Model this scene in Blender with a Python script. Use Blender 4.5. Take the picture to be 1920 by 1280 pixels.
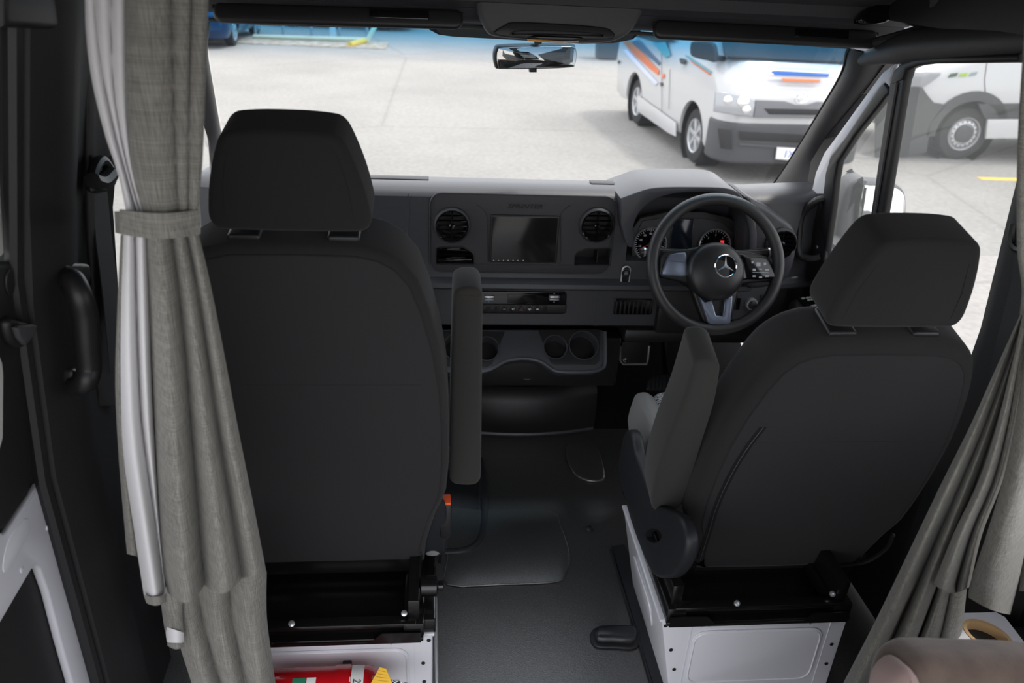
import bpy, bmesh, math, random
from mathutils import Vector, Matrix
for _o in list(bpy.data.objects): bpy.data.objects.remove(_o)
SC = bpy.context.scene; COL = SC.collection
random.seed(7)
V = Vector
# ------------------------------------------------------------------ camera
FPX, PITCH, YAW, ROLL = 1465.0, math.radians(26.5), math.radians(6.2), math.radians(3.0)
CAM = V((-.247, -1.923, 1.547))
FW = V((math.sin(YAW)*math.cos(PITCH), math.cos(YAW)*math.cos(PITCH), -math.sin(PITCH)))
_r0 = V((math.cos(YAW), -math.sin(YAW), 0)); _u0 = _r0.cross(FW)
RT = math.cos(ROLL)*_r0 + math.sin(ROLL)*_u0
UP = -math.sin(ROLL)*_r0 + math.cos(ROLL)*_u0
cd = bpy.data.cameras.new('camera'); co = bpy.data.objects.new('camera', cd); COL.objects.link(co)
cd.sensor_width = 36; cd.lens = 36*FPX/1920; cd.clip_start = .02; cd.clip_end = 200
cd.dof.use_dof = True; cd.dof.focus_distance = 1.75; cd.dof.aperture_fstop = 4.5
M4 = Matrix.Identity(4)
for i in range(3):
    M4[i][0] = RT[i]; M4[i][1] = UP[i]; M4[i][2] = -FW[i]; M4[i][3] = CAM[i]
co.matrix_world = M4; SC.camera = co
# ------------------------------------------------------------------ light
W = bpy.data.worlds.new('sky'); SC.world = W; W.use_nodes = True
_n = W.node_tree.nodes; _l = W.node_tree.links; _n.clear()
_sky = _n.new('ShaderNodeTexSky'); _sky.sky_type = 'NISHITA'; _sky.sun_disc = False
_sky.sun_elevation = math.radians(62); _sky.sun_rotation = math.radians(60); _sky.dust_density = 3.0; _sky.air_density = 1.0
_mx = _n.new('ShaderNodeMixRGB'); _mx.inputs[0].default_value = .75; _mx.inputs[2].default_value = (6.1, 6.0, 6.0, 1)
_bg = _n.new('ShaderNodeBackground'); _bg.inputs[1].default_value = .30
_ou = _n.new('ShaderNodeOutputWorld')
_l.new(_sky.outputs[0], _mx.inputs[1]); _l.new(_mx.outputs[0], _bg.inputs[0]); _l.new(_bg.outputs[0], _ou.inputs[0])
sd = bpy.data.lights.new('sun_offscreen', 'SUN'); so = bpy.data.objects.new('sun_offscreen', sd); COL.objects.link(so)
sd.energy = 1.3; sd.angle = math.radians(5.0); sd.color = (1, .96, .9)
so.rotation_euler = V((-.42, -.12, -1)).to_track_quat('-Z', 'Y').to_euler(); so.location = (6, 2, 12)
SC.view_settings.view_transform = 'Standard'; SC.view_settings.look = 'None'
SC.view_settings.gamma = 1; SC.view_settings.use_curve_mapping = False
SC.view_settings.exposure = 0.58
# ------------------------------------------------------------------ pixels to places
def ray(px, py): return FW + RT*((px-960)/FPX) - UP*((py-640)/FPX)
def at(px, py, X=None, Y=None, Z=None):
    d = ray(px, py)
    t = (X-CAM.x)/d.x if X is not None else (Y-CAM.y)/d.y if Y is not None else (Z-CAM.z)/d.z
    return CAM + d*t
class Plane:                     # a flat face of a thing: origin, outward normal, up hint
    def __init__(s, p, n, up=(0, 0, 1)):
        s.p = V(p); s.n = V(n).normalized(); s.u = V(up).cross(s.n).normalized(); s.v = s.n.cross(s.u)
    def pt(s, px, py):
        d = ray(px, py); t = (s.p-CAM).dot(s.n)/d.dot(s.n); return CAM + d*t
    def uv(s, px, py):
        q = s.pt(px, py)-s.p; return (q.dot(s.u), q.dot(s.v))
    def out(s, pts): return [s.uv(*p) for p in pts]
    def M(s, off=0):
        m = Matrix.Identity(4); o = s.p + s.n*off
        for i in range(3): m[i][0] = s.u[i]; m[i][1] = s.v[i]; m[i][2] = s.n[i]; m[i][3] = o[i]
        return m
# ------------------------------------------------------------------ outlines
def rrect(x0, y0, x1, y1, r, n=4):
    r = min(r, abs(x1-x0)/2-1e-5, abs(y1-y0)/2-1e-5); o = []
    for cx, cy, a in ((x1-r, y0+r, -90), (x1-r, y1-r, 0), (x0+r, y1-r, 90), (x0+r, y0+r, 180)):
        for k in range(n+1):
            t = math.radians(a+90*k/n); o.append((cx+r*math.cos(t), cy+r*math.sin(t)))
    return o
def ell(cx, cy, a, b, n=24, ph=0): return [(cx+a*math.cos(2*math.pi*k/n+ph), cy+b*math.sin(2*math.pi*k/n+ph)) for k in range(n)]
def crc(pts, n=4, closed=True):          # Catmull-Rom through points (any dimension)
    P = [V(p) for p in pts]; N = len(P); o = []
    for i in range(N if closed else N-1):
        a, b, c, d = (P[(i-1) % N], P[i], P[(i+1) % N], P[(i+2) % N]) if closed else (P[max(i-1, 0)], P[i], P[i+1], P[min(i+2, N-1)])
        for k in range(n):
            t = k/n; o.append(.5*((2*b)+(c-a)*t+(2*a-5*b+4*c-d)*t*t+(3*b-a-3*c+d)*t**3))
    if not closed: o.append(P[-1])
    return [tuple(p) for p in o]
def area(o): return sum(o[i-1][0]*o[i][1]-o[i][0]*o[i-1][1] for i in range(len(o)))/2
def ccw(o):
    o = [tuple(p) for p in o]; return o if area(o) > 0 else o[::-1]
def inset(o, d):
    N = len(o); r = []
    for i in range(N):
        a, b, c = V(o[i-1]), V(o[i]), V(o[(i+1) % N])
        e1 = (b-a); e2 = (c-b)
        e1 = e1.normalized() if e1.length > 1e-9 else e2.normalized(); e2 = e2.normalized() if e2.length > 1e-9 else e1
        n = V((-e1.y-e2.y, e1.x+e2.x)); L = n.length
        if L < 1e-6: r.append(tuple(b)); continue
        n /= L; k = max(.5, n.dot(V((-e1.y, e1.x)))); r.append(tuple(b+n*(d/k)))
    return r
# ------------------------------------------------------------------ mesh builder
class MB:
    def __init__(s): s.v = []; s.f = []; s.uvs = None
    def add(s, vs, fs, M=None):
        b = len(s.v); s.v += [tuple(M @ V(p)) if M is not None else tuple(p) for p in vs]; s.f += [tuple(i+b for i in f) for f in fs]; return s
    def rings(s, R, M=None, closed=True, cap0=True, cap1=True):
        n = len(R[0]); vs = [p for r in R for p in r]; fs = []
        for i in range(len(R)-1):
            for j in range(n if closed else n-1):
                k = (j+1) % n; fs.append((i*n+j, i*n+k, (i+1)*n+k, (i+1)*n+j))
        if closed and cap0: fs.append(tuple(range(n-1, -1, -1)))
        if closed and cap1: fs.append(tuple((len(R)-1)*n+j for j in range(n)))
        return s.add(vs, fs, M)
    def pad(s, o, h, r=.004, M=None, n=3, back=True):      # outline thickened along +normal, edges rounded
        o = ccw(o); r = min(r, abs(h)*.499 if back else abs(h)*.999); R = []
        if back:
            for k in range(n): a = math.pi/2*k/n; R.append((r*(1-math.sin(a)), r*(1-math.cos(a))))
            R.append((0, r))
        else: R.append((0, 0))
        for k in range(n+1):
            a = math.pi/2*k/n; R.append((r*(1-math.cos(a)), abs(h)-r*(1-math.sin(a))))
        sg = 1 if h > 0 else -1
        L = [[(x, y, z*sg) for x, y in inset(o, d)] for d, z in R]
        return s.rings(L, M)
    def box(s, a, b, r=.003, M=None, rc=None, n=2):
        a, b = [min(a[i], b[i]) for i in range(3)], [max(a[i], b[i]) for i in range(3)]
        m = Matrix.Translation((0, 0, a[2])); m = M @ m if M is not None else m
        if r <= 0:
            x0, y0, z0 = a; x1, y1, z1 = b
            return s.add([(x0, y0, z0), (x1, y0, z0), (x1, y1, z0), (x0, y1, z0), (x0, y0, z1), (x1, y0, z1), (x1, y1, z1), (x0, y1, z1)],
                         [(3, 2, 1, 0), (4, 5, 6, 7), (0, 1, 5, 4), (1, 2, 6, 5), (2, 3, 7, 6), (3, 0, 4, 7)], M)
        return s.pad(rrect(a[0], a[1], b[0], b[1], rc or r, n), b[2]-a[2], r, m, n)
    def holed(s, o, hole, h, M=None):                        # slab with a hole; outlines matched by angle about the hole's centre
        cx = sum(p[0] for p in hole)/len(hole); cy = sum(p[1] for p in hole)/len(hole); hole = ccw(hole); o = ccw(o)
        res = []
        for x, y in hole:
            a = V((x-cx, y-cy)).normalized(); best = None
            for i in range(len(o)):
                p, q = V(o[i-1])-V((cx, cy)), V(o[i])-V((cx, cy)); e = q-p
                den = a.x*e.y-a.y*e.x
                if abs(den) < 1e-12: continue
                t = (p.x*e.y-p.y*e.x)/den; u = (p.x*a.y-p.y*a.x)/den
                if t > 0 and -1e-6 <= u <= 1+1e-6 and (best is None or t < best): best = t
            best = best or .01; res.append((cx+a.x*best, cy+a.y*best))
        N = len(hole)
        vs = [(x, y, 0) for x, y in res]+[(x, y, h) for x, y in res]+[(x, y, h) for x, y in hole]+[(x, y, 0) for x, y in hole]; fs = []
        for i in range(N):
            j = (i+1) % N
            for k in range(4):
                m = (k+1) % 4; fs.append((k*N+i, k*N+j, m*N+j, m*N+i))
        return s.add(vs, fs, M)
    def tube(s, pts, r, n=8, M=None, closed=False, flat=1.0, up=None):
        P = [V(p) for p in pts]; N = len(P); R = []; pu = V(up) if up else None
        for i in range(N):
            t = (P[(i+1) % N]-P[i-1]) if closed else (P[min(i+1, N-1)]-P[max(i-1, 0)])
            t.normalize()
            if pu is None: pu = V((0, 0, 1)) if abs(t.z) < .9 else V((1, 0, 0))
            a = t.cross(pu).normalized(); b = a.cross(t); pu = b if up is None else pu
            rr = r[i] if isinstance(r, (list, tuple)) else r
            R.append([tuple(P[i]+a*(rr*math.cos(2*math.pi*k/n))+b*(rr*flat*math.sin(2*math.pi*k/n))) for k in range(n)])
        if closed: R.append(R[0])
        return s.rings(R, M, cap0=not closed, cap1=not closed)
    def lathe(s, prof, n=24, M=None, cap=True):              # profile of (radius, height) about local z
        R = [[(r*math.cos(2*math.pi*k/n), r*math.sin(2*math.pi*k/n), z) for k in range(n)] for r, z in prof]
        return s.rings(R, M, cap0=cap, cap1=cap)
    def grid(s, f, nu, nv, M=None, thick=0):
        vs = []; fs = []
        for j in range(nv+1):
            for i in range(nu+1): vs.append(tuple(f(i/nu, j/nv)))
        for j in range(nv):
            for i in range(nu):
                a = j*(nu+1)+i; fs.append((a, a+1, a+nu+2, a+nu+1))
        return s.add(vs, fs, M)
    def ribbon(s, A, B):
        n = len(A); return s.add(list(A)+list(B), [(i, i+1, n+i+1, n+i) for i in range(n-1)])
    def build(s, name, mat, parent=None, ang=35, thick=0, smooth=True, recalc=True, bool_cut=None, sub=0):
        me = bpy.data.meshes.new(name); me.from_pydata(s.v, [], s.f)
        bm = bmesh.new(); bm.from_mesh(me)
        bmesh.ops.remove_doubles(bm, verts=bm.verts, dist=1e-6)
        if recalc: bmesh.ops.recalc_face_normals(bm, faces=bm.faces)
        if thick: bmesh.ops.solidify(bm, geom=bm.faces[:], thickness=thick)
        bm.to_mesh(me); bm.free()
        if smooth:
            for p in me.polygons: p.use_smooth = True
            me.set_sharp_from_angle(angle=math.radians(ang))
        return link(name, me, mat, parent)
def link(name, me, mat, parent=None):
    o = bpy.data.objects.new(name, me); COL.objects.link(o)
    if mat is not None: me.materials.clear(); me.materials.append(mat)
    if parent is not None: par(o, parent)
    return o
def par(o, p):
    o.parent = p; m = p.matrix_basis.copy(); q = p.parent
    w = p.matrix_basis if q is None else (q.matrix_basis @ p.matrix_parent_inverse @ p.matrix_basis if q.parent is None else Matrix())
    o.matrix_parent_inverse = w.inverted()
def tag(o, label=None, cat=None, group=None, kind=None):
    if label: o['label'] = label
    if cat: o['category'] = cat
    if group: o['group'] = group
    if kind: o['kind'] = kind
    return o
def thing(name, loc, label, cat, group=None):
    o = bpy.data.objects.new(name, None); COL.objects.link(o); o.location = loc; o.empty_display_size = .05
    return tag(o, label, cat, group)
def struct(o, label=None, cat=None): return tag(o, label, cat, kind='structure')
def T(x, y, z): return Matrix.Translation((x, y, z))
def frame(p, z, x=None):                                     # local z along given direction
    z = V(z).normalized(); h = V(x) if x is not None else (V((0, 0, 1)) if abs(z.z) < .95 else V((1, 0, 0)))
    y = z.cross(h).normalized(); x = y.cross(z); m = Matrix.Identity(4)
    for i in range(3): m[i][0] = x[i]; m[i][1] = y[i]; m[i][2] = z[i]; m[i][3] = p[i]
    return m
def text_mb(txt, M, size=1.0, w=None, h=None, shear=0, bold=0, extr=.0):
    """lettering as flat mesh, centred, scaled to width w (local x) and height h (local y)"""
    c = bpy.data.curves.new('t', 'FONT'); c.body = txt; c.shear = shear; c.offset = bold; c.resolution_u = 3
    o = bpy.data.objects.new('t', c); COL.objects.link(o)
    dg = bpy.context.evaluated_depsgraph_get(); me = bpy.data.meshes.new_from_object(o.evaluated_get(dg))
    vs = [v.co.copy() for v in me.vertices]; fs = [tuple(p.vertices) for p in me.polygons]
    bpy.data.objects.remove(o); bpy.data.curves.remove(c); bpy.data.meshes.remove(me)
    x0, x1 = min(v.x for v in vs), max(v.x for v in vs); y0, y1 = min(v.y for v in vs), max(v.y for v in vs)
    sx = w/(x1-x0) if w else None; sy = h/(y1-y0) if h else None
    sx = sx or sy; sy = sy or sx
    m = MB(); m.add([((v.x-(x0+x1)/2)*sx, (v.y-(y0+y1)/2)*sy, 0) for v in vs], fs, M); return m
def carve(ob, cutters):
    """cut real recesses out of a closed mesh; cutters are MB solids"""
    tmp = [c.build('cutter', None) for c in cutters]
    for c in tmp:
        md = ob.modifiers.new('b', 'BOOLEAN'); md.operation = 'DIFFERENCE'; md.object = c; md.solver = 'EXACT'
    bpy.context.view_layer.update(); dg = bpy.context.evaluated_depsgraph_get(); me = bpy.data.meshes.new_from_object(ob.evaluated_get(dg))
    ob.modifiers.clear(); mt = ob.data.materials[0]
    if len(me.polygons) >= 6:
        ob.data = me
        if not len(me.materials): me.materials.append(mt)
        for p in me.polygons: p.use_smooth = True
        me.set_sharp_from_angle(angle=math.radians(35))
    for c in tmp: bpy.data.objects.remove(c)
# ------------------------------------------------------------------ materials
def mat(name, col, rough=.5, metal=0, spec=.5, bump=None, var=None, sheen=0, coat=0, alpha=None):
    m = bpy.data.materials.new(name); m.use_nodes = True; nt = m.node_tree; b = nt.nodes['Principled BSDF']
    b.inputs['Base Color'].default_value = (*col, 1); b.inputs['Roughness'].default_value = rough; b.inputs['Metallic'].default_value = metal
    b.inputs['Specular IOR Level'].default_value = spec
    if sheen: b.inputs['Sheen Weight'].default_value = sheen
    if coat: b.inputs['Coat Weight'].default_value = coat; b.inputs['Coat Roughness'].default_value = .05
    tc = nt.nodes.new('ShaderNodeTexCoord')
    if bump:
        kind, sc, st = bump[:3]
        if kind == 'noise':
            t = nt.nodes.new('ShaderNodeTexNoise'); t.inputs['Scale'].default_value = sc; t.inputs['Detail'].default_value = 2; src = t.outputs[0]
        elif kind == 'voro':
            t = nt.nodes.new('ShaderNodeTexVoronoi'); t.inputs['Scale'].default_value = sc; src = t.outputs['Distance']
        elif kind == 'weave':
            t = nt.nodes.new('ShaderNodeTexChecker'); t.inputs['Scale'].default_value = sc; src = t.outputs['Fac']
        nt.links.new(tc.outputs['Object'], t.inputs['Vector'])
        bp = nt.nodes.new('ShaderNodeBump'); bp.inputs['Strength'].default_value = st; bp.inputs['Distance'].default_value = bump[3] if len(bump) > 3 else .001
        nt.links.new(src, bp.inputs['Height']); nt.links.new(bp.outputs[0], b.inputs['Normal'])
    if var:                                                   # (scale, second colour, amount)
        sc, c2, lo, hi = var
        t = nt.nodes.new('ShaderNodeTexNoise'); t.inputs['Scale'].default_value = sc; t.inputs['Detail'].default_value = 5
        r = nt.nodes.new('ShaderNodeValToRGB'); r.color_ramp.elements[0].position = lo; r.color_ramp.elements[1].position = hi
        r.color_ramp.elements[0].color = (*col, 1); r.color_ramp.elements[1].color = (*c2, 1)
        nt.links.new(tc.outputs['Object'], t.inputs['Vector']); nt.links.new(t.outputs[0], r.inputs[0]); nt.links.new(r.outputs[0], b.inputs['Base Color'])
    return m
def linen(name, c1, c2):
    m = bpy.data.materials.new(name); m.use_nodes = True; nt = m.node_tree; b = nt.nodes['Principled BSDF']; b.inputs['Roughness'].default_value = .9
    b.inputs['Specular IOR Level'].default_value = .15; b.inputs['Sheen Weight'].default_value = .15
    tc = nt.nodes.new('ShaderNodeTexCoord'); fac = []
    for sc in ((1000, 1000, 16), (9, 9, 800)):
        mp = nt.nodes.new('ShaderNodeMapping'); mp.inputs['Scale'].default_value = sc; t = nt.nodes.new('ShaderNodeTexNoise'); t.inputs['Scale'].default_value = 1; t.inputs['Detail'].default_value = 3
        nt.links.new(tc.outputs['Object'], mp.inputs[0]); nt.links.new(mp.outputs[0], t.inputs['Vector']); fac.append(t.outputs[0])
    ad = nt.nodes.new('ShaderNodeMath'); ad.operation = 'ADD'; _s = nt.nodes.new('ShaderNodeMath'); _s.operation = 'MULTIPLY_ADD'; _s.inputs[1].default_value = .55; _s.inputs[2].default_value = .225; nt.links.new(fac[1], _s.inputs[0]); nt.links.new(fac[0], ad.inputs[0]); nt.links.new(_s.outputs[0], ad.inputs[1])
    r = nt.nodes.new('ShaderNodeValToRGB'); e = r.color_ramp.elements; e[0].position = .39; e[1].position = .61; e[0].color = (*c1, 1); e[1].color = (*c2, 1)
    hf = nt.nodes.new('ShaderNodeMath'); hf.operation = 'MULTIPLY'; hf.inputs[1].default_value = .5; nt.links.new(ad.outputs[0], hf.inputs[0])
    nt.links.new(hf.outputs[0], r.inputs[0]); nt.links.new(r.outputs[0], b.inputs['Base Color'])
    bp = nt.nodes.new('ShaderNodeBump'); bp.inputs['Strength'].default_value = .3; bp.inputs['Distance'].default_value = .0006
    nt.links.new(hf.outputs[0], bp.inputs['Height']); nt.links.new(bp.outputs[0], b.inputs['Normal'])
    return m
def glass(name, tint=(1, 1, 1), refl=.06, haze=0.0, band=None, hazecol=(.75, .78, .78)):
    m = bpy.data.materials.new(name); m.use_nodes = True; nt = m.node_tree; nt.nodes.clear()
    o = nt.nodes.new('ShaderNodeOutputMaterial'); tr = nt.nodes.new('ShaderNodeBsdfTransparent'); tr.inputs[0].default_value = (*tint, 1)
    gl = nt.nodes.new('ShaderNodeBsdfGlossy'); gl.inputs['Roughness'].default_value = .02
    fr = nt.nodes.new('ShaderNodeLayerWeight'); fr.inputs[0].default_value = .5       # Schlick, the same from either side
    pw = nt.nodes.new('ShaderNodeMath'); pw.operation = 'POWER'; pw.inputs[1].default_value = 5; nt.links.new(fr.outputs['Facing'], pw.inputs[0])
    mu = nt.nodes.new('ShaderNodeMath'); mu.operation = 'MULTIPLY_ADD'; mu.inputs[1].default_value = .9; mu.inputs[2].default_value = refl; mu.use_clamp = True
    nt.links.new(pw.outputs[0], mu.inputs[0]); mx = nt.nodes.new('ShaderNodeMixShader'); nt.links.new(mu.outputs[0], mx.inputs[0])
    nt.links.new(gl.outputs[0], mx.inputs[2]); base = tr.outputs[0]
    if band:                                                  # blue shade band printed into the glass, fading downwards
        z0, z1, c = band
        tc = nt.nodes.new('ShaderNodeTexCoord'); sp = nt.nodes.new('ShaderNodeSeparateXYZ'); mr = nt.nodes.new('ShaderNodeMapRange')
        mr.inputs['From Min'].default_value = z0; mr.inputs['From Max'].default_value = z1; mr.interpolation_type = 'SMOOTHSTEP'
        r = nt.nodes.new('ShaderNodeValToRGB'); r.color_ramp.elements[0].color = (*tint, 1); r.color_ramp.elements[1].color = (*c, 1)
        nt.links.new(tc.outputs['Object'], sp.inputs[0]); nt.links.new(sp.outputs[2], mr.inputs[0]); nt.links.new(mr.outputs[0], r.inputs[0]); nt.links.new(r.outputs[0], tr.inputs[0])
    if haze:
        df = nt.nodes.new('ShaderNodeBsdfDiffuse'); df.inputs[0].default_value = (*hazecol, 1); tl = nt.nodes.new('ShaderNodeBsdfTranslucent'); tl.inputs[0].default_value = (*hazecol, 1)
        h2 = nt.nodes.new('ShaderNodeMixShader'); h2.inputs[0].default_value = .6; nt.links.new(df.outputs[0], h2.inputs[1]); nt.links.new(tl.outputs[0], h2.inputs[2])
        hm = nt.nodes.new('ShaderNodeMixShader'); hm.inputs[0].default_value = haze; nt.links.new(tr.outputs[0], hm.inputs[1]); nt.links.new(h2.outputs[0], hm.inputs[2]); base = hm.outputs[0]
    nt.links.new(base, mx.inputs[1]); nt.links.new(mx.outputs[0], o.inputs[0])
    return m
def pattern_fabric(name):
    m = mat(name, (.08, .08, .085), .95, spec=.1); nt = m.node_tree; b = nt.nodes['Principled BSDF']
    tc = nt.nodes.new('ShaderNodeTexCoord'); br = nt.nodes.new('ShaderNodeTexBrick'); br.inputs['Scale'].default_value = 1
    mp = nt.nodes.new('ShaderNodeMapping'); mp.inputs['Scale'].default_value = (30, 30, 30)
    br.inputs['Color1'].default_value = (.05, .05, .055, 1); br.inputs['Color2'].default_value = (.06, .06, .065, 1); br.inputs['Mortar'].default_value = (.42, .42, .42, 1)
    br.inputs['Mortar Size'].default_value = .07; br.inputs['Brick Width'].default_value = .55; br.inputs['Row Height'].default_value = .28; br.offset = .5
    nt.links.new(tc.outputs['Object'], mp.inputs[0]); nt.links.new(mp.outputs[0], br.inputs[0]); nt.links.new(br.outputs[0], b.inputs['Base Color'])
    return m
def emblem_mat(): return mat('chrome', (.8, .8, .82), .12, 1)
DASH = mat('dash_plastic', (.052, .053, .060), .38, bump=('noise', 1100, .35, .0006))
DASH2 = mat('centre_panel_plastic', (.036, .036, .039), .55, bump=('noise', 1200, .3, .0005))
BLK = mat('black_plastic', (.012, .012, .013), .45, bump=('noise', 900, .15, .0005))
GREYPL = mat('grey_plastic', (.06, .06, .064), .5, bump=('noise', 700, .3, .0008))
TRIM = mat('trim_plastic', (.035, .034, .036), .5, bump=('noise', 600, .35, .0008))
GLOSS = mat('gloss_black', (.004, .004, .005), .08)
CAV = BLK                                                     # black plastic: lines recesses and paints the dark of the rim holes
STEEL = mat('black_steel', (.006, .006, .006), .22, spec=.6)
SEAT = mat('seat_fabric', (.0235, .0223, .0230), .95, spec=.15, bump=('noise', 1500, .5, .0008), sheen=.08)
SEATR = mat('seat_back_vinyl', (.0235, .0225, .0238), .8, spec=.25, bump=('noise', 1300, .4, .0007), sheen=.05)
ARMF = mat('armrest_fabric', (.035, .0338, .0318), .95, spec=.15, bump=('weave', 500, .4, .0006), sheen=.1)
GREYF = mat('grey_cloth', (.21, .21, .205), .9, spec=.2, bump=('noise', 1200, .4, .0006), sheen=.1)
PATF = pattern_fabric('patterned_cloth')
WHITE = mat('white_paint', (.70, .70, .745), .32, coat=.3)
CHROME = mat('chrome', (.8, .8, .82), .12, 1)
SILV = mat('silver_trim', (.62, .63, .65), .3, .7)
BLUEGREY = mat('satin_spoke', (.20, .23, .30), .28, .6)
LINEN = linen('grey_linen', (.12, .116, .103), (.285, .276, .248))
LINING = mat('white_lining', (.66, .65, .66), .9, spec=.15, bump=('noise', 300, .1, .0006))
RUBBER = mat('rubber_floor', (.030, .030, .030), .30, spec=1.0, bump=('voro', 330, .30, .0010), var=(420, (.085, .085, .083), .48, .62))  # lighter flecks in the base colour paint the glints of the grain
RUBBER.node_tree.nodes['Principled BSDF'].inputs['Coat Weight'].default_value = .8; RUBBER.node_tree.nodes['Principled BSDF'].inputs['Coat Roughness'].default_value = .33
RUBS = mat('smooth_rubber', (.016, .017, .02), .5, spec=.4)
CARPET = mat('black_carpet', (.008, .008, .009), 1, spec=.1, bump=('noise', 500, .6, .001))
BLACKL = mat('black_lining', (.010, .0098, .0105), .6, bump=('noise', 500, .3, .001))
WEB = mat('belt_webbing', (.02, .02, .021), .75, bump=('weave', 900, .3, .0004))
RED = mat('red_paint', (.55, .006, .012), .25, coat=.5)
YEL = mat('yellow_tag', (.85, .48, .02), .6)
PAPER = mat('white_label', (.8, .8, .78), .7)
INK = mat('black_ink', (.02, .02, .025), .8)
ORANGE = mat('orange_plastic', (.9, .12, .03), .4)
BROWN = mat('brown_suede', (.085, .060, .049), .95, spec=.1, bump=('noise', 200, .4, .001), var=(22, (.115, .083, .068), .4, .65), sheen=.3)
PINK = mat('pinkish_suede', (.25, .18, .165), .95, spec=.1, bump=('noise', 200, .3, .001), sheen=.2)
WOOD = mat('wood_lining', (.22, .12, .06), .5, var=(30, (.36, .21, .11), .35, .65))
WOODL = mat('light_wood_rim', (.55, .36, .18), .5)
TICK = mat('dial_print', (.7, .72, .75), .6)
REDM = mat('red_print', (.8, .02, .02), .5)
REDG = mat('red_backlight', (.8, .02, .02), .5); REDG.node_tree.nodes['Principled BSDF'].inputs['Emission Color'].default_value = (1, .03, .03, 1); REDG.node_tree.nodes['Principled BSDF'].inputs['Emission Strength'].default_value = .6
MIRR = mat('mirror_glass', (.85, .86, .86), .02, 1)
# ================================================================== shell of the cab
ASPH = mat('asphalt', (.31, .302, .288), .9, spec=.2, bump=('noise', 90, .3, .004), var=(.55, (.262, .254, .243), .38, .72))
def ws(x, z): return .06+(1.37-z)*(.74/.57)-.05*((x/.8)**2-.92)
def wsP(px, py):
    d = ray(px, py); t = 1.5
    for _ in range(30):
        p = CAM+d*t; g = p.y-ws(p.x, p.z); q = CAM+d*(t+1e-4); g2 = q.y-ws(q.x, q.z); t -= g/((g2-g)/1e-4)
    return CAM+d*t
# floor
m = MB(); m.box((-.95, -2.6, -.05), (.95, .62, 0), 0)
floor = struct(m.build('floor', RUBBER), 'black grained rubber floor of the van cab', 'floor')
FP = Plane((0, 0, 0), (0, 0, 1), (0, 1, 0))
def fl(pts): return FP.out(pts)
m = MB(); m.pad(crc(fl([(838, 1050), (838, 1098), (940, 1098), (1035, 1094), (1060, 1082), (1068, 1040), (1050, 985), (1030, 960), (900, 958), (838, 960)]), 3), .007, .006, n=3)
m.build('raised_panel', RUBBER, floor)
m = MB(); tr = crc([at(*p, Z=.006) for p in [(780, 1034), (835, 1034), (878, 1029), (902, 1006), (909, 960), (907, 905), (900, 860)]], 5, False); m.tube(tr, .011, 8, flat=.7)
m.build('tray_rim', RUBS, floor)
m = MB(); m.pad(fl([(760, 1026), (870, 1024), (890, 1005), (897, 960), (895, 880), (780, 880)]), .004, .002); m.build('tray_base', RUBS, floor)
m = MB(); m.pad(crc(fl([(1080, 895), (1125, 905), (1133, 885), (1115, 835), (1075, 830), (1060, 850)]), 4), .010, .009); m.build('raised_lump', RUBBER, floor)
m = MB(); m.lathe([(.013, 0), (.013, .005), (.007, .011), (0.001, .012)], 14, T(*at(1105, 993, Z=0))); m.build('floor_stud', RUBS, floor)
# black strip beside the driver's seat box
m = MB(); m.pad(crc(fl([(1146, 1026), (1170, 1022), (1187, 1050), (1262, 1330), (1240, 1335), (1205, 1225)]), 1), .006, .003); st = m.build('edge_strip', RUBS, floor)
m = MB(); m.tube([at(1144, 1030, Z=.005), at(1205, 1225, Z=.005), at(1235, 1330, Z=.005)], .0035, 6); m.build('edge_beading', RUBS, floor)
m = MB(); m.tube([at(816, 1120, Z=.01), at(820, 1340, Z=.01)], .005, 6); m.build('edge_beading', SILV, floor)
# footwell, firewall
m = MB(); m.add([(-.95, .45, .0), (.95, .45, 0), (.95, .80, .25), (-.95, .80, .25), (.95, .86, .72), (-.95, .86, .72), (-.95, .95, .72), (.95, .95, .72), (.95, .95, -.05), (-.95, .95, -.05)],
    [(0, 1, 2, 3), (3, 2, 4, 5), (5, 4, 7, 6), (6, 7, 8, 9)])
struct(m.build('wall_front', CARPET), 'black carpeted firewall under the dashboard', 'wall')
# windscreen
def wedge(v):                                               # half width of the glass at height z
    z = 1.395-v*.72; return z, .765+.27*v-.10*v*v
m = MB()
m.grid(lambda u, v: (lambda zw: V(((2*u-1)*zw[1], ws((2*u-1)*zw[1], zw[0]), zw[0])))(wedge(v)), 16, 16)
WSG = glass('windscreen_glass', (.97, .985, .98), .03, .006, (1.265, 1.375, (.10, .40, .66)))
ws_o = struct(m.build('window_1', WSG, recalc=False), 'large curved windscreen with a blue shade band along its top', 'windscreen')
# dark printed patch behind the mirror
m = MB(); PO = [wsP(*p) for p in [(797, 46), (805, 58), (822, 67), (850, 71), (930, 75), (1000, 79), (1090, 84), (1150, 83), (1185, 76), (1200, 64), (1200, 50), (1000, 40), (800, 38)]]
m.add([p+V((0, -.004, .003)) for p in PO], [tuple(range(len(PO)))]); m.build('mirror_frit', mat('frit', (.02, .03, .032), .4), ws_o)
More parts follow.
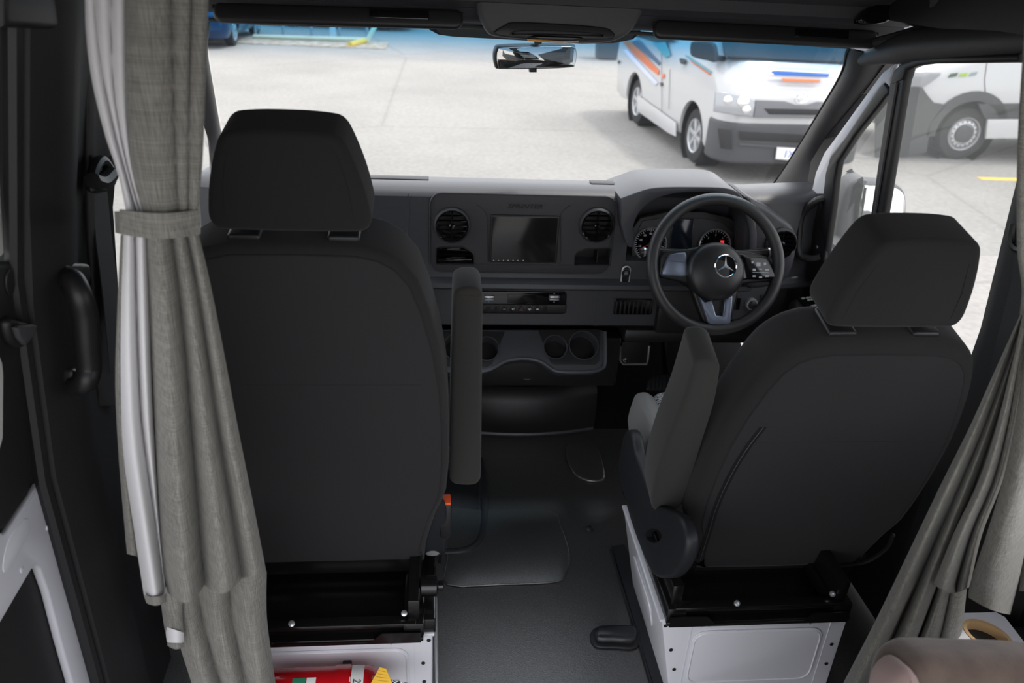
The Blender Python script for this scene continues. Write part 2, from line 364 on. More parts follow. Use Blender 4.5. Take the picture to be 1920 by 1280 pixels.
# ---------------- header, overhead shelf
SHELF = mat('shelf_plastic', (.030, .030, .035), .6, bump=('noise', 500, .3, .001))
HEADR = TRIM
def shelf_prof(x):
    s = .016*abs(x)/.8
    return [(.10, 1.395), (.045, 1.392), (.015, 1.398), (-.005, 1.412), (-.012, 1.428), (-.03, 1.432), (-.045, 1.445), (-.05, 1.47), (-.09, 1.49), (-.13, 1.53), (-.15, 1.60), (-.15, 1.90), (.10, 1.90)]
m = MB(); R = []
for k in range(13):
    x = -.86+1.72*k/12; R.append([(x, y, z) for y, z in shelf_prof(x)])
m.rings(R); ceil = struct(m.build('ceiling', SHELF), 'dark plastic overhead shelf above the windscreen', 'ceiling')
m = MB(); A = [at(x, y, Y=.012) for x, y in ((392, 37), (470, 42), (600, 46.5), (870, 50))]; B = [at(x, y, Y=.012) for x, y in ((1190, 62), (1350, 72), (1480, 81), (1592, 88))]
m.tube(A+B, .0045, 8); m.build('header_strip', HEADR, ceil)
m = MB(); m.box((-.95, -2.6, 1.90), (.95, .05, 1.95), 0); m.build('roof_lining', BLACKL, ceil)
m = MB(); m.box((-.99, -2.6, 1.955), (.99, .12, 2.0), 0); m.build('roof_skin', WHITE, ceil)
# sun visors tucked under the shelf
def visor(px, lab):
    root = thing('sun_visor', px[0], lab, 'sun visor')
    a, b = px; m = MB(); d = (b-a); L = d.length
    M = frame(a, (0, -.92, .38), d); m.pad(rrect(0, -.020, L, .022, .018, 4), .018, .008, M); m.build('panel', BLK, root)
    m = MB(); m.box((L*.62, -.004, .017), (L*.86, .016, .0215), .002, M); m.build('flap', GLOSS, root)
    m = MB(); m.tube([M @ V((0, .012, .009)), M @ V((L, .012, .009))], .006, 8); m.build('hinge_rod', BLK, root)
    return root
visor((at(402, 27, Y=-.028), at(868, 40, Y=-.028)), 'black sun visor folded up over the passenger side of the windscreen')
visor((at(1222, 58, Y=-.028), at(1640, 78, Y=-.028)), 'black sun visor folded up over the steering wheel side of the windscreen')
# overhead console (map lamp housing) in the middle
OC = Plane(at(1040, 60, Y=-.055), (0, -1, .22)); root = thing('overhead_console', at(1040, 78, Y=-.05), 'charcoal grained overhead console with lamp recess above the rear-view mirror', 'overhead console')
o = crc(OC.out([(890, -60), (893, 0), (898, 28), (912, 55), (930, 66), (990, 72), (1060, 78), (1130, 78), (1165, 70), (1190, 50), (1212, 5), (1225, -60)]), 4)
m = MB(); m.pad(o, -.035, .012, OC.M(.0), n=4); m.build('housing', GREYPL, root)
m = MB(); m.pad(crc(OC.out([(926, 64), (945, 48), (965, 42), (1050, 45), (1130, 52), (1148, 60), (1152, 68), (1140, 74), (1060, 76), (985, 73)]), 4), .006, .005, OC.M(.0)); m.build('lamp_surround', BLK, root)
m = MB(); m.pad(crc(OC.out([(955, 66), (975, 57), (1050, 58), (1120, 63), (1134, 69), (1110, 74), (1040, 74), (985, 71)]), 4), .010, .005, OC.M(.0)); m.build('lamp_cover', GREYPL, root)
m = MB(); m.pad(OC.out([(988, 71), (1000, 67), (1085, 70), (1094, 74), (1070, 75), (1010, 74)]), .013, .002, OC.M(.0)); m.build('lamp_recess', GLOSS, root)
m = MB(); m.pad(OC.out([(988, 74), (1020, 76), (1060, 78.5), (1083, 77), (1083, 79.5), (1050, 81), (1010, 79), (990, 77)]), .015, .002, OC.M(.0)); m.build('warning_strip', mat('amber_strip', (.9, .42, .08), .5), root)
# rear-view mirror
MP = Plane(at(1005, 108, Y=.19), (.23, -1, -.11)); root = thing('rear_view_mirror', MP.p, 'small rounded rear-view mirror in black housing hung from the windscreen', 'mirror')
mo = [(928, 108), (931, 92), (942, 86), (1000, 84), (1072, 84), (1081, 90), (1083, 105), (1080, 122), (1070, 128), (1000, 131), (940, 131), (931, 127)]
m = MB(); m.pad(crc(MP.out(mo), 3), -.03, .010, MP.M(0), n=4); m.build('housing', BLK, root)
m = MB(); m.pad(crc(inset(ccw(MP.out(mo)), .0045), 3), .0015, .001, MP.M(0)); m.build('glass', MIRR, root)
m = MB(); m.tube([MP.pt(1010, 90)+V((0, .02, 0)), MP.pt(1012, 75)+V((0, .03, .01)), V((0, ws(0, 1.352)-.006, 1.352))], .010, 8); m.build('stem', BLK, root)
m = MB(); m.pad(MP.out([(994, 129), (1007, 129), (1007, 136), (994, 136)]), -.015, .003, MP.M(0)); m.build('dip_tab', BLK, root)
# ---------------- right door: plane leaning in towards the roof
DP = Plane((.88, 0, .95), (-1, 0, -.16))
door = None
dz = lambda z: .88-.16*(z-.95)
wl = [(1530, 363), (1539, 322), (1555, 285), (1582, 249), (1616, 202), (1643, 165), (1666, 134), (1693, 114)]
wr = [(1691, 119), (1681, 148), (1680, 163), (1671, 154), (1660, 165), (1633, 205), (1599, 255), (1569, 292), (1560, 322), (1555, 363)]
m = MB(); m.pad(DP.out(wl+wr), .012, .005, DP.M(.004)); door = struct(m.build('door_1', WHITE), 'white painted door frame with black seals on the steering wheel side', 'door')
m = MB(); m.pad(DP.out([(1664, 162), (1671, 154), (1680, 163), (1681, 176), (1676, 178), (1660, 199), (1616, 253), (1583, 303), (1577, 336), (1572, 386), (1558, 480), (1535, 480), (1555, 363), (1560, 322), (1569, 292), (1599, 255), (1633, 205)]), .022, .006, DP.M(-.002)); m.build('quarter_seal', BLK, door)
m = MB(); m.pad(DP.out([(1682, 150), (1712, 134), (1668, 400), (1655, 480), (1632, 480), (1645, 395)]), .022, .007, DP.M(-.004)); m.build('divider_bar', BLK, door)
m = MB(); m.pad(DP.out([(1683, 160), (1684, 148), (1690, 130), (1704, 116), (1730, 106), (1784, 101), (1930, 98), (1930, 116), (1767, 118), (1735, 122), (1715, 130), (1709, 150)]), .026, .008, DP.M(-.006)); m.build('window_seal', BLK, door)
m = MB(); m.tube([DP.pt(1698, 152)+DP.n*.02, DP.pt(1657, 390)+DP.n*.02, DP.pt(1642, 480)+DP.n*.02], .004, 6); m.build('divider_rib', GREYPL, door)
# lower door panel, armrest
bl = at(1558, 478, X=.9).z
m = MB(); m.box((.90, -.62, .02), (.97, .62, .76), .012); m.build('door_panel', BLACKL, door)
m = MB(); m.box((.88, -.60, .735), (.965, .55, .785), .02); m.build('window_sill', BLK, door)
AP = Plane(at(1525, 580, X=.86), (-.35, -.25, 1), (0, 1, 0))
m = MB(); m.pad(crc(AP.out([(1488, 556), (1512, 553), (1545, 556), (1600, 640), (1590, 700), (1540, 640), (1500, 600), (1478, 570)]), 3), -.09, .02, AP.M(0)); m.build('armrest', BLK, door)
m = MB(); m.pad(crc(AP.out([(1497, 562), (1505, 557), (1522, 556), (1532, 566), (1560, 600), (1545, 606), (1522, 590)]), 3), .004, .002, AP.M(0)); sp_ = m.build('switch_panel', GLOSS, door)
for (px, py) in ((1506, 561), (1514, 560), (1520, 559), (1517, 564), (1523, 563)):
    m = MB(); m.pad(ell(*AP.uv(px, py), .006, .005, 8), .003, .001, AP.M(.003)); m.build('switch', SILV, sp_)
m = MB(); m.pad(AP.out([(1520, 576), (1532, 572), (1538, 578), (1526, 582)]), .006, .002, AP.M(.003)); m.build('switch', SILV, sp_)
m = MB(); m.pad(AP.out([(1540, 598), (1552, 594), (1556, 599), (1544, 603)]), .006, .002, AP.M(.003)); m.build('switch', SILV, sp_)
# glass
SIDEG = glass('side_glass', (.93, .95, .94), .05, .10, None, (.74, .77, .76))
def pane(px, off=0.004):
    m = MB(); m.add([DP.pt(*p)-DP.n*off for p in px], [tuple(range(len(px)))]); return m
struct(pane([(1700, 135), (1730, 112), (1935, 108), (1935, 480), (1650, 480), (1668, 390)]).build('window_2', SIDEG, recalc=False), 'hazy driver door window beside the steering wheel', 'window')
struct(pane([(1677, 165), (1560, 330), (1556, 480), (1640, 480), (1650, 390), (1683, 170)]).build('window_3', SIDEG, recalc=False), 'small triangular quarter window ahead of the driver door window', 'window')
# pillars beside the windscreen
def pillar(sgn, inner, outer, nm, lab):
    m = MB(); n = 14; I = crc(inner, 5, False); O_ = crc(outer, 5, False)
    def smp(L, t):
        k = t*(len(L)-1); i = min(int(k), len(L)-2); return V(L[i]).lerp(V(L[i+1]), k-i)
    def f(u, v):
        a, b = smp(I, v), smp(O_, v); p = a.lerp(b, u); h = math.sin(math.pi*min(1, u*1.05))**.7
        return p+V((-sgn*.02, -.022, 0))*h
    m.grid(f, 8, 22); return struct(m.build(nm, TRIM, thick=-.006, recalc=False), lab, 'pillar trim')
inn = [wsP(*p) for p in [(1592, 90), (1587, 100), (1579, 134), (1549, 188), (1481, 299), (1421, 386), (1405, 410)]]
out = [at(*p, X=x) for p, x in (((1668, 108), .845), ((1655, 122), .845), ((1618, 173), .85), ((1549, 259), .875), ((1524, 302), .885), ((1513, 370), .90), ((1500, 480), .91))]
pillar(1, inn, out, 'trim_1', 'dark plastic windscreen pillar trim beside the steering wheel')
m = MB(); m.tube([V(p)+V((-.004, -.006, 0)) for p in crc(inn, 4, False)], .003, 6); m.build('glass_seal', BLK, bpy.data.objects['trim_1'])
innl = [V((-p.x, p.y, p.z)) for p in inn]; outl = [V((-p.x, p.y, p.z)) for p in out]
pillar(-1, innl, outl, 'trim_2', 'dark plastic windscreen pillar trim on the passenger side behind the curtain')
# black seal between pillar and door frame
m = MB(); m.ribbon([V(p)+V((.0, 0, 0)) for p in out], [at(*p, X=dz(1.1)+.03) for p in [(1700, 108), (1672, 130), (1646, 168), (1585, 249), (1557, 287), (1532, 365), (1525, 480)]]); m.build('door_seal_or_gap_shade', BLK, bpy.data.objects['trim_1'], thick=.006)
# roof rail trim over the door
m = MB(); pts = crc([at(1612, 112, X=.80), at(1655, 100, X=.80), at(1720, 86, X=.805), at(1800, 80, X=.81), at(1930, 74, X=.815), at(1990, 70, X=.82)], 4, False)
m.tube(pts, [.012+.024*min(1, i/7) for i in range(len(pts))], 14); struct(m.build('trim_3', TRIM), 'rounded dark roof rail trim over the driver door', 'roof trim')
m = MB(); m.box((.78, -2.6, 1.44), (.90, -.05, 1.92), .02); struct(m.build('wall_right', BLACKL), 'dark upper side lining above the driver door', 'wall')
m = MB(); m.box((.93, -2.5, 0), (.97, -.63, .80), .01); m.build('lower_lining', BLACKL, bpy.data.objects['wall_right'])
# grab handle loop at the shelf end
root = thing('roof_grab_handle', at(1700, 85, Y=-.10), 'black curved roof grab handle at the end of the overhead shelf', 'handle')
pts = crc([at(1640, 80, Y=-.04), at(1690, 70, Y=-.10), at(1735, 58, Y=-.16), at(1760, 38, Y=-.2), at(1768, 10, Y=-.23), at(1770, -40, Y=-.25)], 5, False)
m = MB(); m.tube(pts, [.014+.012*min(1, i/12) for i in range(len(pts))], 10, flat=.8); m.build('grip', SHELF, root)
m = MB(); m.pad(crc(OC.out([(1612, 42), (1625, 18), (1665, 4), (1678, 8), (1676, 30), (1660, 42)]), 3), -.03, .008, Plane(at(1645, 25, Y=-.07), (0, -1, .2)).M(0) @ T(-(OC.uv(1645, 25)[0]), -(OC.uv(1645, 25)[1]), 0)); m.build('hook', GLOSS, root)
# grab handle on the pillar by the door
HP = Plane(at(1540, 420, X=.875), (-1, -.25, 0)); root = thing('pillar_grab_handle', at(1525, 490, X=.87), 'upright black grab handle on the pillar beside the steering wheel', 'handle')
m = MB(); m.pad(crc(HP.out([(1535, 362), (1562, 362), (1560, 395), (1553, 440), (1546, 490), (1535, 525), (1512, 522), (1518, 480), (1525, 420)]), 3), .012, .005, HP.M(-.01)); m.build('base_plate', BLK, root)
m = MB(); pts = crc([HP.pt(1556, 372)+HP.n*.0, HP.pt(1546, 376)+HP.n*.03, HP.pt(1528, 400)+HP.n*.045, HP.pt(1521, 440)+HP.n*.045, HP.pt(1520, 475)+HP.n*.04, HP.pt(1530, 484)+HP.n*.02, HP.pt(1538, 482)], 5, False)
m.tube(pts, .011, 10); m.build('grip', BLK, root)
for px, py in ((1544, 404), (1533, 463)):
    m = MB(); m.lathe([(.006, 0), (.006, .004), (.003, .006)], 10, HP.M(.0) @ T(*HP.uv(px, py), 0)); m.build('bolt', CHROME, root)
# ---------------- right B pillar with belt
def lxr(z): return .10*max(0, z-.9)
m = MB(); m.rings([[(x-lxr(z), y, z) for x, y in [(1.0, -.545), (.886, -.545), (.868, -.562), (.856, -.60), (.852, -.66), (.850, -.80), (.862, -.85), (1.0, -.86)]] for z in (0, .3, .6, .9, 1.05, 1.2, 1.35, 1.5, 1.7, 1.9)]); struct(m.build('trim_4', BLACKL), 'black pillar trim behind the driver door window, half hidden by the curtain', 'pillar trim')
root = thing('seat_belt', at(1900, 660, X=.84), 'black seat belt with guide loop beside the right curtain', 'seat belt')
m = MB(); A = [at(*p, X=.835) for p in [(1905, 455), (1900, 520), (1880, 600), (1850, 720)]]; B = [at(*p, X=.835) for p in [(1935, 455), (1935, 520), (1915, 610), (1880, 730)]]; m.ribbon(A, B); m.build('webbing', WEB, root, thick=.002)
m = MB(); m.tube(crc([at(*p, X=.835) for p in [(1902, 420), (1898, 440), (1900, 460), (1915, 470), (1935, 460)]], 4, False), .008, 8); m.build('guide_loop', BLK, root)
# ---------------- left B pillar lining
def lx(z): return .10*max(0, z-.75)+.12*max(0, z-1.1)
def plan(z):
    s = lx(z); return [(x+s, y, z) for x, y in [(-1.0, -.832), (-.874, -.832), (-.862, -.827), (-.842, -.785), (-.836, -.755), (-.840, -.725), (-.856, -.708), (-.868, -.69), (-.872, -.62), (-.875, -.53), (-.885, -.515), (-1.0, -.515)]]
m = MB(); m.rings([plan(z) for z in [-.0, .2, .4, .6, .75, .9, 1.05, 1.2, 1.35, 1.5, 1.7, 1.9]]); struct(m.build('wall_left', BLACKL), 'black pillar lining between the sliding door and the passenger door', 'wall')
m = MB(); zs = [0, .4, .75, .9, 1.1, 1.25, 1.5, 1.9]; m.tube([V((-.878+lx(z), -.838, z)) for z in zs], .012, 8); struct(m.build('trim_5', BLK), 'black rubber door seal along the sliding door opening', 'seal')
# grab handle on that pillar
GP = Plane((-.842+lx(1.0), -.76, 1.0), (1, -.12, -.06)); root = thing('pillar_grab_handle', at(155, 735, X=-.84), 'upright black grab handle on the pillar lining by the left curtain', 'handle')
m = MB(); m.pad(crc(GP.out([(107, 496), (113, 492), (150, 493), (157, 500), (157, 525), (140, 548), (110, 540), (105, 520)]), 3), .02, .006, GP.M(-.008)); m.build('upper_mount', BLK, root)
m = MB(); m.pad(crc(GP.out([(124, 695), (130, 690), (150, 690), (160, 710), (150, 736), (130, 732), (124, 715)]), 3), .02, .006, GP.M(-.008)); m.build('lower_mount', BLK, root)
m = MB(); pts = crc([at(128, 520, X=-.80), at(138, 528, X=-.785), at(150, 556, X=-.775), at(159, 590, X=-.775), at(163, 640, X=-.78), at(167, 688, X=-.785), at(160, 716, X=-.79), at(140, 724, X=-.815)], 5, False)
m.tube(pts, [.016+.003*math.sin(math.pi*i/(len(pts)-1)) for i in range(len(pts))], 12, flat=1.0); m.build('grip', BLK, root)
m = MB(); GB = Plane((-.866+lx(1.1), -.62, 1.1), (1, -.25, -.14)); m.pad(GB.out([(150, -60), (168, -60), (186, 150), (200, 288), (188, 300), (175, 318), (170, 345), (170, 430), (178, 480), (192, 545), (210, 620), (215, 760), (180, 760), (166, 560), (158, 430), (153, 200)]), .01, .004, GB.M(0)); m.build('belt_cover', TRIM, bpy.data.objects['wall_left'])
# belt on that pillar
root = thing('seat_belt', at(205, 690, X=-.84), 'black seat belt running down from guide loop between pillar lining and left curtain', 'seat belt')
m = MB(); m.tube(crc([at(*p, X=-.845+lx(1.2)) for p in [(172, 345), (176, 318), (190, 300), (205, 318), (209, 335), (195, 350), (176, 352)]], 4), .009, 8, closed=True); m.build('guide_loop', BLK, root)
m = MB(); m.tube(crc([at(*p, X=-.84+lx(1.2)) for p in [(173, 338), (190, 342), (208, 325)]], 4, False), .013, 8); m.build('loop_bar', BLK, root)
A = [at(*p, X=-.845+lx(1.0)) for p in [(172, 352), (178, 450), (192, 560), (205, 700)]]; B = [at(*p, X=-.845+lx(1.0)) for p in [(198, 348), (208, 450), (222, 560), (232, 700)]]
m = MB(); m.ribbon(A, B); m.build('webbing', WEB, root, thick=.002)
# passenger door (behind the curtain)
m = MB(); m.box((-.97, -.50, .02), (-.90, .62, .78), .012); d2 = struct(m.build('door_2', BLACKL), 'black lined passenger door behind the curtain', 'door')
m = MB(); m.tube([(-.885+lx(.8), -.50, .80), (-.885+lx(1.1), -.49, 1.1), (-.885+lx(1.4), -.46, 1.40), (-.885+lx(1.4), -.1, 1.41)], .018, 8); m.build('window_seal', BLK, d2)
m = MB(); m.add([(-.90, -.50, .78), (-.90, .55, .78), (-.86, .1, 1.40), (-.86, -.47, 1.42)], [(0, 1, 2, 3)]); struct(m.build('window_4', SIDEG, recalc=False), 'passenger door window behind the left curtain', 'window')
m = MB(); m.box((-.93, -2.6, 1.44), (-.82, -.05, 1.92), .02); struct(m.build('trim_6', BLACKL), 'dark upper side lining above the passenger door', 'lining')
# ---------------- sliding door, inside face
SP = Plane((-.882, -1.0, .75), (1, 0, 0)); SPU = Plane((-.882, -1.0, .75), (1, 0, -.14)); sl = None
m = MB(); m.pad(SP.out([(-60, 1400), (-400, 1400), (-400, 860), (0, 830), (20, 845), (58, 870), (82, 903), (100, 990), (135, 1130), (178, 1290), (205, 1400)]), .012, .004, SP.M(-.03)); sl = struct(m.build('door_3', BLACKL), 'sliding side door inner face with white pressed metal and black lining', 'door')
# white pressed steel: outline with the two dark openings left free
m = MB(); m.pad(SP.out([(-30, 920), (0, 985), (4, 994), (12, 1000), (20, 997), (80, 906), (87, 925), (103, 995), (138, 1130), (180, 1290), (205, 1380), (170, 1380), (146, 1300), (118, 1200), (95, 1110), (80, 1068), (74, 1063), (66, 1066), (0, 1180), (-60, 1280), (-120, 1280), (-120, 920)]), .014, .005, SP.M(-.018)); wp = m.build('white_panel', WHITE, sl)
m = MB(); m.pad(crc(SP.out([(10, 1060), (18, 1020), (35, 990), (55, 970), (62, 985), (60, 1000), (40, 1035), (16, 1072)]), 3), .003, .0025, SP.M(-.006)); m.build('embossed_rib', WHITE, wp)
for px, py in ((94, 988), (46, 1068)):
    m = MB(); m.lathe([(.006, 0), (.005, .002), (.001, .003)], 10, SP.M(-.005) @ T(*SP.uv(px, py), 0)); m.build('dimple', WHITE, wp)
m = MB(); m.pad(crc(SPU.out([(-80, 800), (-60, 500), (0, 497), (30, 492), (36, 560), (48, 640), (62, 760), (74, 880), (60, 930), (14, 995), (4, 990), (-40, 900)]), 1), .02, .008, SPU.M(-.025)); m.build('door_lining', BLACKL, sl)
m = MB(); m.pad(crc(SPU.out([(5, 610), (12, 595), (30, 600), (50, 605), (56, 625), (45, 645), (28, 652), (12, 640)]), 3), .018, .008, SPU.M(-.01)); la = m.build('latch', BLK, sl)
m = MB(); m.pad(crc(SPU.out([(9, 612), (28, 606), (50, 608), (28, 645)]), 2), .010, .004, SPU.M(.006)); m.build('latch_lever', GREYPL, la)
m = MB(); m.pad(ell(*SPU.uv(24, 530), .012, .02, 14), .004, .002, SPU.M(-.006)); m.build('plug', BLK, sl)
m = MB(); m.pad(SPU.out([(-200, 40), (3, 38), (8, 130), (15, 280), (23, 420), (26, 478), (20, 486), (0, 494), (-200, 540)]), .02, .008, SPU.M(-.03)); m.build('window_frame', mat('door_white', (.62, .62, .60), .5), sl)
m = MB(); m.pad(SPU.out([(-80, -60), (62, -60), (57, 40), (50, 45), (-80, 38)]), .05, .01, SPU.M(0)); m.build('rail_cover', BLK, sl)
m = MB(); m.pad(crc(SPU.out([(-40, 650), (0, 668), (5, 680), (7, 700), (6, 820), (-2, 850), (-40, 860)]), 1), .004, .002, SPU.M(-.004)); m.build('white_insert', bpy.data.materials['door_white'], sl)
# ================================================================== dashboard
FY = .178                                                    # the upright face of the dashboard
zrow = lambda py, y, px=983: at(px, py, Y=y).z
z_top, z_pb, z_edge, z_low, z_bot = zrow(366, FY), zrow(507, FY), zrow(541, .150), zrow(550, .205), zrow(610, .205)
dash = thing('dashboard', (0, .3, z_bot), 'charcoal van dashboard with centre screen, vents and instrument hood', 'dashboard')
def prof(x, cut):
    top = z_top+.006
    P = [(.95, .68), (.72, top-.13), (.45, top-.035), (.32, top+.002), (.25, top+.008), (.205, top+.004), (.186, top-.006)]
    if not cut: P += [(FY, top-.016), (FY, zrow(478, FY)), (FY, zrow(482, FY)), (FY, zrow(486, FY)), (FY-.006, z_pb-.02), (.152, z_edge+.012), (.150, z_edge), (.158, z_edge-.008), (.205, z_edge-.012)]
    else: P += [(.30, top-.02), (.30, zrow(478, FY)), (.29, zrow(482, FY)), (FY, zrow(486, FY)), (FY-.006, z_pb-.02), (.152, z_edge+.012), (.150, z_edge), (.158, z_edge-.008), (.205, z_edge-.012)]
    return P+[(.205, z_bot+.003), (.212, z_bot-.004), (.35, z_bot-.03), (.60, z_bot-.05), (.95, z_bot-.05)]
x0c, x1c = at(1187, 430, Y=FY).x, at(1404, 440, Y=FY).x
m = MB(); xs = [(-.90, 0), (-.6, 0), (-.3, 0), (0, 0), (.15, 0), (x0c-.012, 0), (x0c-.01, 1), (.5, 1), (x1c+.01, 1), (x1c+.012, 0), (.82, 0), (.90, 0)]
m.rings([[(x, y-(.0 if abs(x) < .7 else -.25*(abs(x)-.7)), z) for y, z in prof(x, c)] for x, c in xs]); DBODY = m.build('body', DASH, dash, ang=40)
DF = Plane((0, FY, .8), (0, -1, 0))
# seams of the passenger airbag cover and slots on the top pad
m = MB(); m.tube([DF.pt(*p)+DF.n*.0 for p in [(765, 362), (766, 400), (765, 436), (758, 450), (740, 456)]], .0014, 5); m.build('airbag_seam', DASH, dash)
m = MB(); m.tube([DF.pt(696, 391), DF.pt(750, 389)], .001, 5); m.build('airbag_mark', DASH, dash)
for a, b in (((685, 357), (803, 356)), ((1120, 366), (1180, 363))):
    p, q = at(*a, Z=z_top+.008), at(*b, Z=z_top+.008); m = MB(); m.box((p.x, .262, z_top+.012), (q.x, .30, z_top+.0155), .001); m.build('defrost_slot', CAV, dash)
# ---- centre panel
po = rrect(*DF.uv(805, 508), *DF.uv(1157, 366), .034, 6)
cp = MB(); cp.pad(po, .010, .006, DF.M(0)); CPN = cp.build('centre_panel', DASH2, dash)
m = MB(); m.tube([DF.M(.0105) @ V((u, v, 0)) for u, v in inset(ccw(po), .002)], .0016, 5, closed=True); m.build('panel_edge', DASH, CPN)
for L in ([(893, 381), (903, 387), (911, 397), (914, 408), (914, 486)], [(1068, 383), (1058, 389), (1050, 398), (1050, 410), (1050, 488)], [(888, 492), (1075, 494)]):
    m = MB(); m.tube([DF.pt(*p)+DF.n*.0095 for p in L], .002, 6); m.build('panel_crease', DASH2, CPN)
text_mb('SPRINTER', DF.M(.0115) @ T(*DF.uv(984, 384.5), 0), w=.098, h=.0125, shear=.25, bold=.02).build('lettering', mat('lettering_print', (.006, .006, .007), .6), CPN, smooth=False)
# screen
root = MB(); so_ = rrect(*DF.uv(916, 488), *DF.uv(1049, 402), .004, 3)
scr = MB(); scr.pad(so_, .006, .003, DF.M(.009)); SCRN = scr.build('screen_frame', BLK, CPN)
m = MB(); m.pad(rrect(*DF.uv(920, 486), *DF.uv(1045, 405), .002, 2), .0012, .0008, DF.M(.0146)); m.build('display', mat('display_glass', (.012, .0115, .011), .12, spec=.6), SCRN)
for px in (925, 934, 943, 952, 961, 970, 980):
    m = MB(); m.pad(ell(*DF.uv(px, 484.6), .0017, .0015, 8), .0006, .0002, DF.M(.0157)); m.build('touch_icon', TICK, SCRN)
# vents
def vent(px, py, r, parent, M0=None, k=None):
    u, v = (DF.uv(px, py)); B = DF.M(.008) @ T(u, v, 0) if M0 is None else M0
    m = MB(); m.lathe([(r*1.12, 0), (r*1.12, .004), (r*1.06, .012), (r*.98, .016), (r*.90, .013), (r*.88, -.01), (r*.88, -.042)], 36, B, cap=False); o = m.build('vent', DASH2, parent)
    m = MB(); m.lathe([(r*.955, .0155), (r*.94, .0185), (r*.90, .0175), (r*.885, .014)], 36, B, cap=False); m.build('vent_ring', GLOSS, o)
    m = MB(); m.lathe([(r*.89, -.045), (r*.89, -.042)], 32, B); m.build('vent_well', BLK, o)
    for i in range(5):
        y = (i-2)*r*.30; L = math.sqrt(max(0, (r*.86)**2-y*y)); m = MB(); m.box((-L, y-.0012, .002), (L, y+.0012, .013), 0, B); m.build('vent_slat', GLOSS, o)
    m = MB(); m.box((-.002, -r*.84, .003), (.002, r*.84, .0125), 0, B); m.build('vent_blade', GLOSS, o)
    m = MB(); m.lathe([(.009, .010), (.0085, .017), (.006, .0195), (.001, .02)], 16, B); m.build('vent_knob', GLOSS, o)
    return o
VCUT = []
for _p in ((847.5, 419.5), (1117.5, 419.5)):
    for _k in range(2): c_ = MB(); c_.lathe([(.047*.90, -.06), (.047*.90, .05)], 36, DF.M(.008) @ T(*DF.uv(*_p), 0)); VCUT.append(c_)
    vent(*_p, .047, CPN)
# open bins
for o_ in ([(818, 492), (818, 463), (824, 461), (868, 461), (884, 470), (888, 476), (888, 493)], [(1144, 494), (1144, 465), (1138, 463), (1098, 464), (1082, 470), (1077, 476), (1076, 494)]):
    O_ = DF.out(o_); m = MB(); m.pad(O_, .002, .0008, DF.M(-.056)); b_ = m.build('storage_bin', BLK, CPN)
    for _k in range(2): c_ = MB(); c_.pad(O_, .11, .0005, DF.M(-.055)); VCUT.append(c_)
    m = MB(); m.tube([DF.M(.011) @ V((u, v, 0)) for u, v in ccw(O_)], .0022, 6, closed=True); m.build('bin_rim', BLK, b_)
m = MB(); m.box((*DF.uv(821, 489), -.02), (*DF.uv(885, 484), .006), .002, DF.M(0)); m.build('bin_lip', GLOSS, CPN)
m = MB(); m.box((*DF.uv(822, 481), -.03), (*DF.uv(881, 466), -.024), .002, DF.M(0)); m.build('bin_flap', GLOSS, CPN)
m = MB(); m.box((*DF.uv(1118, 493), -.05), (*DF.uv(1121, 465), .004), .001, DF.M(0)); m.build('bin_divider', BLK, CPN)
carve(DBODY, VCUT[0::2]); carve(CPN, VCUT[1::2])
# start button
B = DF.M(.010); m = MB(); m.pad(rrect(*DF.uv(1160.5, 530.5), *DF.uv(1182.5, 495), .0155, 6), .004, .0025, B); sb = m.build('start_switch', SILV, dash)
m = MB(); m.pad(rrect(*DF.uv(1163, 528), *DF.uv(1180, 497.5), .012, 6), .0045, .001, B); m.build('switch_face', GLOSS, sb)
m = MB(); m.lathe([(.0125, .004), (.0125, .007), (.011, .008), (.0105, .0072), (.001, .0072)], 22, B @ T(*DF.uv(1171.5, 508), 0)); m.build('start_button', GLOSS, sb)
m = MB(); m.lathe([(.0128, .0045), (.0128, .0062), (.0118, .0062)], 22, B @ T(*DF.uv(1171.5, 508), 0), cap=False); m.build('button_ring', SILV, sb)
t_ = MB()
for i, w_ in enumerate(('START', 'ENGINE', 'STOP')):
    q = text_mb(w_, B @ T(DF.uv(1171.5, 508)[0], DF.uv(1171.5, 508)[1]+.004-.004*i, .0076), w=.011 if i == 1 else .0085, h=.0026); t_.add(q.v, q.f)
t_.build('lettering', TICK, sb, smooth=False)
# ---- lower strip: climate controls
LF = Plane((0, .205, .6), (0, -1, 0)); L = LF.M(0)
m = MB(); m.pad(rrect(*LF.uv(862, 586), *LF.uv(1063, 546), .012, 4), .006, .003, L); cl = m.build('climate_panel', GLOSS, dash)
m = MB(); m.pad(rrect(*LF.uv(862, 584), *LF.uv(1062, 569), .006, 3), .010, .003, L); bb = m.build('button_bar', BLK, cl)
for i in range(10):
    m = MB(); m.box((*LF.uv(872+15.5*i, 583.3), .009), (*LF.uv(885.5+15.5*i, 570), .0125), .001, L); m.build('button', BLK, bb)
for px in (917, 1038.5):
    m = MB(); m.pad(rrect(*LF.uv(px-10, 561), *LF.uv(px+10, 551), .004, 3), .014, .004, L); tg = m.build('toggle', SILV, cl)
    m = MB(); m.box((*LF.uv(px-9, 556.8), .0138), (*LF.uv(px+9, 555.4), .0152), 0, L); m.build('toggle_groove', BLK, tg)
    for py, mm in ((548.5, REDM if px < 1000 else TICK), (564.5, mat('blue_print', (.05, .2, .8), .5) if px < 1000 else TICK)):
        m = MB(); m.pad(ell(*LF.uv(px, py), .0018, .0018, 8), .0007, .0002, L @ T(0, 0, .006)); m.build('marker', mm, cl)
m = MB(); m.pad(rrect(*LF.uv(951, 566), *LF.uv(1003, 550), .002, 2), .0015, .0008, L @ T(0, 0, .0058)); m.build('small_display', mat('small_display', (.008, .006, .006), .15), cl)
